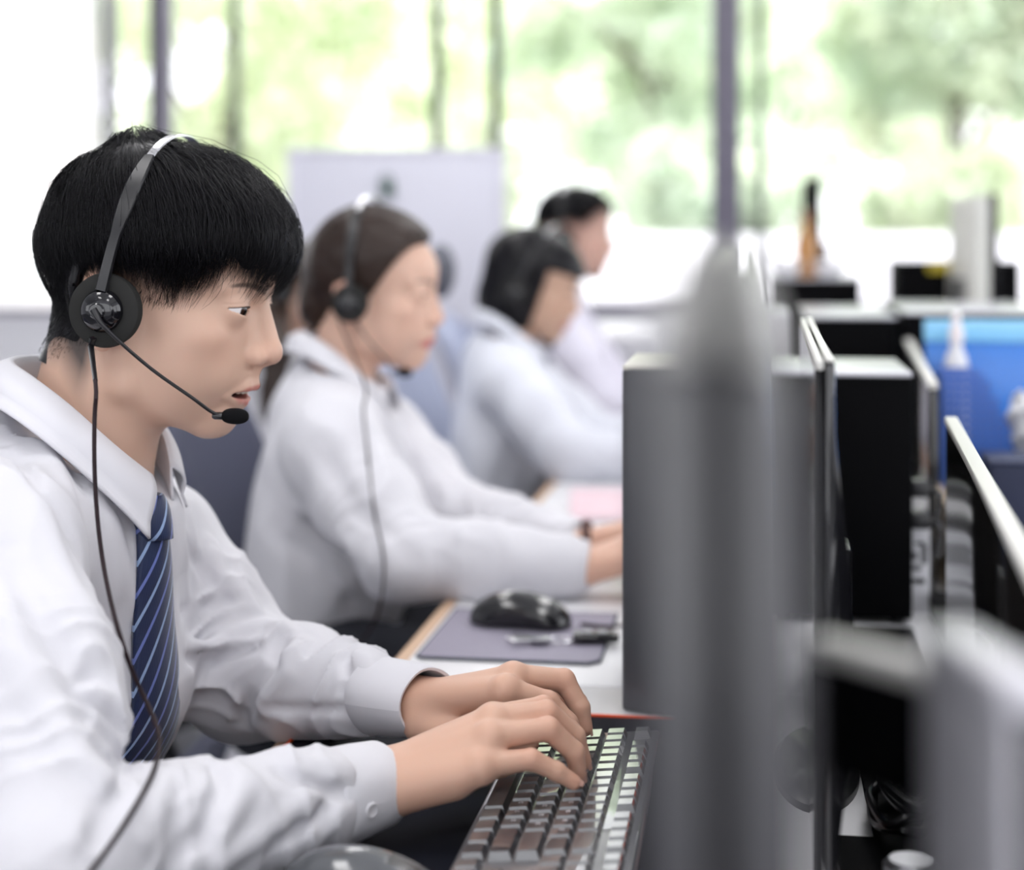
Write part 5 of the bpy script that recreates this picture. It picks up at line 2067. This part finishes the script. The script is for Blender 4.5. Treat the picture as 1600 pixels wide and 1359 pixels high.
W2 = like(W1, 0.091, 1.035, -0.010, head_h=0.0028, hand_h=0.003, hpitch=math.radians(13), bust=False, skin=(0.56, 0.36, 0.26))
bob = build_body(W2)
tag(bob, 'woman with a chin-length black bob in a pale shirt, looking down', 'person')
eye_parts(bob, W2['_hr'], W2['_ho'], W2['_base'], lid=0.3, hs=0.96)
build_shirt(W2, bob, 0.006, amp=0.004, material=BLUEWHITE)
for h in 'rl':
    cuff(bob, W2, h, 0.038, 0.034, 0.05, 0.80, material=BLUEWHITE, res=20)
collar(bob, W2, 41, 12, 0.95, 0.8, BLUEWHITE)
hair_shell(bob, W2, hair_bob, HAIR_BLACK, 0.004)
headset('dark headset with pale band over the black bob', W2['_ho'], W2['_hr'], cup=(-0.2, -9.2, -0.5), top=(3.0, 0, 14.3), half=9.4, mic=(8.0, -4.5, -9.5), r=2.6)

W3 = like(W1, 0.068, 2.033, 0.096, head_h=0.003, hand_h=0.003, hpitch=math.radians(4), slim=0.0, hscale=1.0, bust=False, lips=(0.5, 0.2, 0.17), skin=(0.58, 0.36, 0.29), neck_r=(0.052, 0.058))
far = build_body(W3)
tag(far, 'far man with short black hair, sitting tall behind the woman with the bob', 'person')
eye_parts(far, W3['_hr'], W3['_ho'], W3['_base'], lid=0.3)
build_shirt(W3, far, 0.007, amp=0.004, material=mat('lilac_cotton', (0.72, 0.70, 0.80), 0.85))
collar(far, W3, 31, 10, 1.0, 0.8)
short_hair(far, W3['_hr'], W3['_ho'], W3['_base'], HAIR_BLACK, count=2200, seed=3, width=0.05, n=7,
           end=lambda p: fringe_end(p) - math.radians(14) * np.exp(-(p / 0.9) ** 2) - math.radians(8), thick=lambda a, b: fringe_thick(a, b) * 0.95, nape=False)
headset('headset with a bright steel band on the far man with short hair', W3['_ho'], W3['_hr'], cup=(0.0, -8.7, 0.0), top=(-2.0, 0, 14.9), half=9.2, mic=(8.2, -4.5, -9.5), thin=0.2)

W4 = like(W1, -0.553, 1.538, -0.038, head_h=0.003, hand_h=0.003, hpitch=math.radians(2), bust=False, hair_down=0.32, hair_side=0.36, smile=0.0)
for h, sy in (('r', -0.10), ('l', 0.10)):
    W4['wr_' + h] = (W4['chest'][0] + 0.30, W4['chest'][1] + sy, 0.665)
    W4['el_' + h] = (W4['chest'][0] + 0.09, W4['chest'][1] + sy * 2.1, 0.70)
    W4['hand_' + h] = shifted(W1['hand_' + h], W4['wr_' + h], -0.1 if h == 'r' else 0.1)
stub(W4)
longh = build_body(W4)
tag(longh, 'woman with long brown hair in a white shirt, half hidden behind the smiling woman', 'person')
eye_parts(longh, W4['_hr'], W4['_ho'], W4['_base'], lid=0.3, hs=0.96)
build_shirt(W4, longh, 0.007, amp=0.004)
collar(longh, W4, 31, 10, 0.93, 0.8)
hair_shell(longh, W4, hair_long, HAIR_BROWN, 0.004)
headset('dark headset on the half hidden woman with long brown hair', W4['_ho'], W4['_hr'], cup=(0.4, -9.0, 0.5), top=(0.5, 0, 14.0), half=9.2, mic=(8.0, -4.2, -9.5), r=2.6)


# ------------------------------------------------------------------ office chairs
def chair(label, x, y, rz, fabric, headrest=False):
    t = thing('office_chair', label, 'chair', (x, y, 0), rz, 'office chairs along the row of desks')
    f = fabric
    g = Geo()
    g.box((-0.23, -0.24, 0.405), (0.24, 0.24, 0.462), 0.024, seg=4)
    g.build('seat', f, t)
    # backrest: a curved padded shell
    n = 15

    def fn(u, v):
        z = 0.56 + 0.43 * v
        hw = 0.225 * (1 - 0.16 * v ** 3) * (1 - 0.10 * (1 - v) ** 2)
        if v > 0.86:
            hw *= math.sqrt(1 - 0.5 * ((v - 0.86) / 0.14) ** 2)
        yy = (u - 0.5) * 2 * hw
        xx = -0.215 - 0.10 * v + 0.035 * math.sin(v * math.pi) + 0.05 * (2 * (u - 0.5)) ** 2
        return Vector((xx, yy, z))
    b = Geo().grid(fn, 17, 19).build('backrest', f, t, sharp=180)
    m = b.modifiers.new('pad', 'SOLIDIFY'); m.thickness = 0.045; m.offset = 1
    Geo().tube(spline([(0.0, 0, 0.385), (-0.20, 0, 0.38), (-0.285, 0, 0.48), (-0.27, 0, 0.70)], 14), 0.019, 10).build('back_support', BLACK_PLASTIC, t)
    if headrest:
        hg = Geo().ball((0, 0, 0), (0.026, 0.110, 0.058), 20, 12, Matrix.Identity(4))
        h = hg.build('headrest', mat('headrest_grey', (0.12, 0.125, 0.16), 0.7), t, loc=(-0.145, 0.04, 1.135))
        Geo().tube([(-0.165, -0.04, -0.20), (-0.10, -0.02, -0.06), (-0.02, 0, 0)], 0.010, 8).build('headrest_stem', BLACK_PLASTIC, h)
    for s in (-1, 1):
        ag = Geo().box((-0.12, s * 0.275 - 0.035, 0.625), (0.13, s * 0.275 + 0.035, 0.650), 0.011, seg=3)
        a = ag.build('armrest', BLACK_PLASTIC, t)
        Geo().tube([(0, s * 0.275, 0.626), (0, s * 0.275, 0.44), (-0.02, s * 0.2, 0.39)], 0.016, 8).build('armrest_post', BLACK_PLASTIC, a)
    Geo().lathe([(0, 0.09), (0.03, 0.09), (0.03, 0.26), (0.018, 0.265), (0.018, 0.40), (0.06, 0.404), (0, 0.404)], 20).build('gas_column', BLACK_PLASTIC, t)
    for k in range(5):
        a = k * 2 * math.pi / 5 + 0.3
        c, s = math.cos(a), math.sin(a)
        lg_ = Geo().tube([(0.02 * c, 0.02 * s, 0.115), (0.16 * c, 0.16 * s, 0.10), (0.29 * c, 0.29 * s, 0.075)], [0.026, 0.022, 0.017], 10).build('leg', BLACK_PLASTIC, t)
        M = Matrix.Translation((0.285 * c, 0.285 * s, 0.029)) @ Matrix.Rotation(a + 0.7, 4, 'Z') @ Matrix.Rotation(math.radians(90), 4, 'X')
        Geo().lathe([(0, -0.022), (0.022, -0.022), (0.028, -0.014), (0.028, 0.014), (0.022, 0.022), (0, 0.022)], 18, M).build('caster', BLACK_PLASTIC, lg_)
    return t


SLATE = mat('slate_fabric', (0.095, 0.10, 0.145), 0.9, spec=0.2)
PALEBLUE = mat('pale_blue_mesh', (0.42, 0.46, 0.60), 0.8, spec=0.2)
chair('slate grey office chair of the typing man, at the left frame edge', -0.66, 1.335, 0, SLATE)
chair('slate grey office chair behind the smiling woman', -0.60, 2.34, 0.04, SLATE)
chair('pale blue office chair with dark headrest, behind the woman with the bob', -0.515, 3.36, 0, PALEBLUE, True)
chair('pale blue office chair of the far man by the window', -0.56, 4.34, 0, PALEBLUE)
chair('slate grey office chair of the woman with long brown hair', -1.18, 3.85, 0, SLATE)


# ------------------------------------------------------------------ dividers and clutter on the right
def divider(label, p0, p1, z1, face, edge, thick=0.010):
    p0, p1 = Vector((*p0, 0)), Vector((*p1, 0))
    L = (p1 - p0).length
    a = math.atan2((p1 - p0).y, (p1 - p0).x)
    mid = (p0 + p1) / 2
    t = thing('desk_divider', label, 'divider', (mid.x, mid.y, DESK_Z), a)
    h = z1 - DESK_Z
    Geo().box((-L / 2, -thick / 2, 0.001), (L / 2, thick / 2, h - 0.008), 0.0012).build('divider_panel', face, t)
    Geo().box((-L / 2 - 0.001, -thick / 2 - 0.0012, h - 0.0078), (L / 2 + 0.001, thick / 2 + 0.0012, h), 0.0018).build('top_rail', edge, t)
    return t


GLOSSPANEL = mat('gloss_panel', (0.012, 0.011, 0.010), 0.07, spec=0.6, bump=(900, 0.06, 0.0004))
divider('dark glossy desk divider with a pale top rail, at the right frame edge', (0.1347, 0.74), (0.189, 1.666), 1.021, GLOSSPANEL, SILVER)
divider('dark desk divider with a pale top rail, right of the first black tower', (0.212, 2.054), (0.268, 3.02), 1.022, GLOSSPANEL, SILVER)

# plugs in the side of the first black tower
for i, z in enumerate((0.905, 0.868)):
    g = Geo().box((0.1785, 1.965, z - 0.010), (0.199, 1.99, z + 0.010), 0.002)
    g.tube(spline([(0.198, 1.977, z), (0.207, 1.97, z - 0.003), (0.214, 1.985, z - 0.012), (0.214, 2.02, z - 0.05)], 12), 0.003, 8)
    tag(g.build('cable_plug', BLACK_PLASTIC), ('upper' if i == 0 else 'lower') + ' black plug in the side of the first black tower', 'plug')

# blue acrylic panel
bp = thing('acrylic_panel', 'bright blue acrylic desk panel with a paler lit top edge', 'panel', (0.53, 2.62, DESK_Z))
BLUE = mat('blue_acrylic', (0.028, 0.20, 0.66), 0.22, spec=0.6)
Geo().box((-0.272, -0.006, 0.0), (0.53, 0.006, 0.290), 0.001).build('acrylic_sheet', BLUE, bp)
Geo().box((-0.2735, -0.009, 0.2905), (0.531, 0.009, 0.324), 0.002).build('top_rail', mat('lit_edge_acrylic', (0.26, 0.62, 0.92), 0.25, spec=0.6), bp)  # glow of the acrylic edge painted as a paler blue

# blue perforated magazine file
mf = thing('magazine_file', 'blue perforated magazine file in front of the blue panel', 'magazine file', (0.262, 2.43, DESK_Z))
BL2 = mat('blue_plastic', (0.05, 0.13, 0.46), 0.4)


def top_at(x):
    return 0.255 if x < 0.058 else max(0.10, 0.255 - (x - 0.058) * 2.1)


for yy in (0.0, 0.088):
    g = Geo()
    for k in range(9):
        x = 0.002 + k * 0.0119
        g.box((x, yy, 0.0), (x + 0.0055, yy + 0.003, top_at(x)))
    for k in range(22):
        z = 0.004 + k * 0.0118
        xe = min(0.1, 0.058 + (0.255 - z) / 2.1)
        g.box((0.0, yy + 0.0003, z), (xe, yy + 0.0027, z + 0.0058))
    g.build('side_mesh', BL2, mf)
Geo().box((0, 0.0032, 0), (0.003, 0.0878, 0.255), 0.001).box((0.0032, 0.0032, 0), (0.1, 0.0878, 0.003)).box((0.0975, 0.0032, 0.0032), (0.1005, 0.0878, 0.115), 0.001).build('file_body', BL2, mf)

# white spray bottle
sb = thing('spray_bottle', 'slim white bottle standing before the blue panel', 'bottle', (0.300, 2.575, DESK_Z))
Geo().lathe([(0, 0), (0.020, 0), (0.021, 0.01), (0.021, 0.24), (0.016, 0.268), (0.009, 0.285), (0.009, 0.292), (0, 0.292)], 28).build('bottle_body', mat('white_plastic', (0.74, 0.74, 0.76), 0.35), sb)
Geo().lathe([(0, 0.2925), (0.011, 0.2925), (0.011, 0.312), (0.007, 0.318), (0.006, 0.338), (0, 0.339)], 24).build('cap', mat('cap_pale', (0.78, 0.72, 0.72), 0.4), sb)

# navy box and white paper on the desk across
nb2 = thing('box_file', 'navy blue box file on the desk at the right frame edge', 'box', (0.42, 2.30, DESK_Z))
Geo().box((-0.115, -0.05, 0.0), (0.115, 0.05, 0.149), 0.002).build('box_body', mat('navy_card', (0.006, 0.012, 0.045), 0.55), nb2)
Geo().box((-0.117, -0.052, 0.1495), (0.117, 0.052, 0.1545), 0.002).build('box_lid', mat('navy_lid', (0.012, 0.022, 0.075), 0.5), nb2)


def blob(P):
    return sph(P, (0, 0, 0.05), 0.05) + 0.008 * wob(P, 0.035, 3) + 0.004 * wob(P, 0.015, 5)


V, Q = surface(blob, (-0.07, -0.07, -0.02), (0.07, 0.07, 0.12), 0.004)
cp = link('crumpled_tissue', fast_mesh('crumpled_tissue', V, Q, mat('tissue', (0.82, 0.82, 0.83), 0.9), smooth=False), None, (0.405, 2.43, DESK_Z + 0.13))
tag(cp, 'crumpled white tissue behind the navy box, at the right frame edge', 'tissue')
cpx = Geo().box((-0.05, -0.05, 0), (0.05, 0.05, 0.13), 0.006)
tag(cpx.build('tissue_box', mat('grey_card', (0.45, 0.45, 0.47), 0.7), None, loc=(0.405, 2.43, DESK_Z)), 'grey tissue box behind the navy box, under the crumpled tissue', 'box')

# farther along: cases, monitors, bottle, bowl
tower('low black computer case far down the row, under the amber bottle', 0.03, 0.262, 4.26, 4.62, 1.108)
tower('black printer-like case on the far desk, behind the pale-backed monitor', 0.355, 0.66, 4.30, 4.62, 1.150, name='computer_case', top=TOWER)
yl = Geo().box((0.43, 4.2935, 1.122), (0.485, 4.2985, 1.148), 0.001)
tag(yl.build('sticker', mat('olive_yellow', (0.50, 0.40, 0.03), 0.6)), 'olive yellow sticker on the black case far down the row', 'sticker')
ab = thing('amber_bottle', 'amber bottle on the far black case, before the edge-on far monitor', 'bottle', (0.125, 4.31, 1.108))
Geo().lathe([(0, 0), (0.026, 0), (0.028, 0.01), (0.028, 0.085), (0.018, 0.115), (0.012, 0.13), (0.012, 0.15), (0, 0.15)], 28).build('bottle_body', mat('amber', (0.42, 0.20, 0.06), 0.3), ab)
Geo().lathe([(0, 0.1505), (0.014, 0.1505), (0.014, 0.172), (0, 0.173)], 20).build('cap', mat('cap_brown', (0.25, 0.14, 0.08), 0.4), ab)
for i, (x, lab) in enumerate(((0.072, 'left of'), (0.185, 'right of'))):
    g = Geo().lathe([(0, 0), (0.022, 0), (0.040, 0.022), (0.046, 0.042), (0.044, 0.042), (0.036, 0.022), (0, 0.004)], 28)
    tag(g.build('bowl', mat('white_china', (0.85, 0.85, 0.87), 0.25), None, loc=(x, 4.30, 1.1085)), 'small white bowl on the far black case, %s the amber bottle' % lab, 'bowl')
monitor('thin dark monitor seen edge-on, rising behind the amber bottle', (0.146, 4.66), (0.156, 5.10), 1.375, 0.36, 0.055, back=0.003, edge=BEZEL)
monitor('tall monitor with a pale back and black rim, far right by the window', (0.540, 3.97), (0.512, 4.27), 1.31, 0.40, 0.055, back=0.004, rim2=False, shell=mat('pale_shell', (0.62, 0.62, 0.57), 0.4), edge=BEZEL, screen_side=1)

# foreground right: a black box with a silver side and a pale-topped arm, out of focus
A_, B_2 = Vector((0.0530, 0.512, 0)), Vector((0.0690, 0.447, 0))
dr = (B_2 - A_).normalized()
nr = Vector((-dr.y, dr.x, 0))
spb = thing('speaker_box', 'black box with a silver side, blurred in the bottom right corner', 'speaker', (0, 0, DESK_Z))
Geo().prism([(p.x, p.y) for p in (A_, B_2, B_2 + nr * 0.055, A_ + nr * 0.055)], 0.0, 0.315, axis=2, bevel=0.003).build('box_body', TOWER, spb)
Geo().prism([(p.x, p.y) for p in (A_ - nr * 0.0002, A_ - nr * 0.0035, B_2 - nr * 0.0035, B_2 - nr * 0.0002)], 0.002, 0.315, axis=2, bevel=0.001).build('side_panel', mat('panel_silver', (0.60, 0.59, 0.63), 0.42), spb)
Geo().prism([(p.x, p.y) for p in (A_ - nr * 0.005, B_2 - nr * 0.005, B_2 + nr * 0.012, A_ + nr * 0.012)], 0.3155, 0.3255, axis=2, bevel=0.003).build('top_rail', mat('rail_silver', (0.70, 0.69, 0.74), 0.3), spb)
a0, b0 = Vector((0.0170, 0.563, 0)), Vector((0.0500, 0.530, 0))
n2 = Vector((b0.y - a0.y, a0.x - b0.x, 0)).normalized() * -1
Geo().prism([(p.x, p.y) for p in (a0, b0, b0 + n2 * 0.010, a0 + n2 * 0.010)], 0.262, 0.3005, axis=2, bevel=0.002).build('arm', TOWER, spb)
Geo().prism([(p.x, p.y) for p in (a0 - n2 * 0.001, b0 - n2 * 0.001, b0 + n2 * 0.010, a0 + n2 * 0.010)], 0.301, 0.3085, axis=2, bevel=0.002).build('arm_rim', SILVER, spb)

# black cable tray on the desk, small things by the first tower
tr = thing('cable_tray', 'flat black cable tray on the desk behind the near monitors', 'tray', (0.1235, 1.36, DESK_Z))
outl = [(0.055, 0.82), (0.128, 0.82), (0.174, 1.62), (0.176, 1.925), (0.055, 1.925), (0.055, 1.56), (0.085, 1.56), (0.085, 1.24), (0.055, 1.24)]
Geo().prism([(x - 0.1235, y - 1.36) for x, y in outl], 0.0002, 0.003, axis=2, bevel=0.0008).build('tray_floor', TOWER, tr)
Geo().box((-0.0685, -0.54, 0.0032), (-0.066, -0.13, 0.014)).build('tray_wall', TOWER, tr)
Geo().box((-0.0685, 0.21, 0.0032), (-0.066, 0.56, 0.014)).build('tray_wall', TOWER, tr)
bf = Geo().box((0.236, 2.10, DESK_Z), (0.250, 2.32, DESK_Z + 0.112), 0.002)
tag(bf.build('file_folder', mat('beige_card', (0.50, 0.40, 0.28), 0.7)), 'thin beige file standing between the first black tower and the blue file', 'file')
wc = thing('small_carton', 'small white carton with black marks, right beside the first black tower', 'carton', (0.192, 2.03, DESK_Z))
Geo().box((-0.0115, -0.02, 0), (0.0115, 0.02, 0.103), 0.001).build('carton_body', mat('carton_white', (0.60, 0.60, 0.63), 0.7), wc)
g = Geo()
for (x, z, w, h) in ((-0.008, 0.052, 0.008, 0.006), (-0.008, 0.064, 0.005, 0.010), (0.002, 0.060, 0.006, 0.022), (-0.006, 0.082, 0.012, 0.004), (-0.008, 0.036, 0.014, 0.006)):
    g.box((x, -0.0206, z), (x + w, -0.0202, z + h))
g.build('printed_marks', mat('print_black', (0.02, 0.02, 0.025), 0.6), wc)
ot = Geo().box((0.2015, 1.70, DESK_Z + 0.0002), (0.33, 2.0, DESK_Z + 0.03), 0.003)
tag(ot.build('pen_tray', TOWER), 'low black tray on the desk behind the end of the dark divider', 'tray')

# cables heaped behind the man's monitor
rsc = random.Random(11)
for k in range(7):
    pts = []
    cx, cy = 0.108 + rsc.uniform(-0.01, 0.01), 1.27 + rsc.uniform(-0.07, 0.07)
    R = rsc.uniform(0.018, 0.026)
    for i in range(12):
        a = i * 0.75 + k
        pts.append((cx + R * math.cos(a) * rsc.uniform(0.7, 1.0), cy + R * 2.4 * math.sin(a) * rsc.uniform(0.7, 1.1), DESK_Z + 0.010 + 0.010 * k + 0.008 * abs(math.sin(i * 1.3 + k))))
    o = Geo().tube(spline(pts, 110), 0.0030 if k % 3 else 0.0042, 8).build('power_cable', BLACK_PLASTIC)
    tag(o, 'black cable in the heap on the desk behind the near monitors', 'cable', 'black cables heaped behind the near monitors')
fz = Geo().lathe([(0, 0), (0.016, 0), (0.018, 0.004), (0.018, 0.028), (0.014, 0.032), (0, 0.032)], 24)
tag(fz.build('foil_pot', mat('foil', (0.3, 0.3, 0.32), 0.35, metal=0.9), None, loc=(0.100, 1.110, DESK_Z + 0.0032)), 'small silvery pot beside the heap of black cables', 'pot')
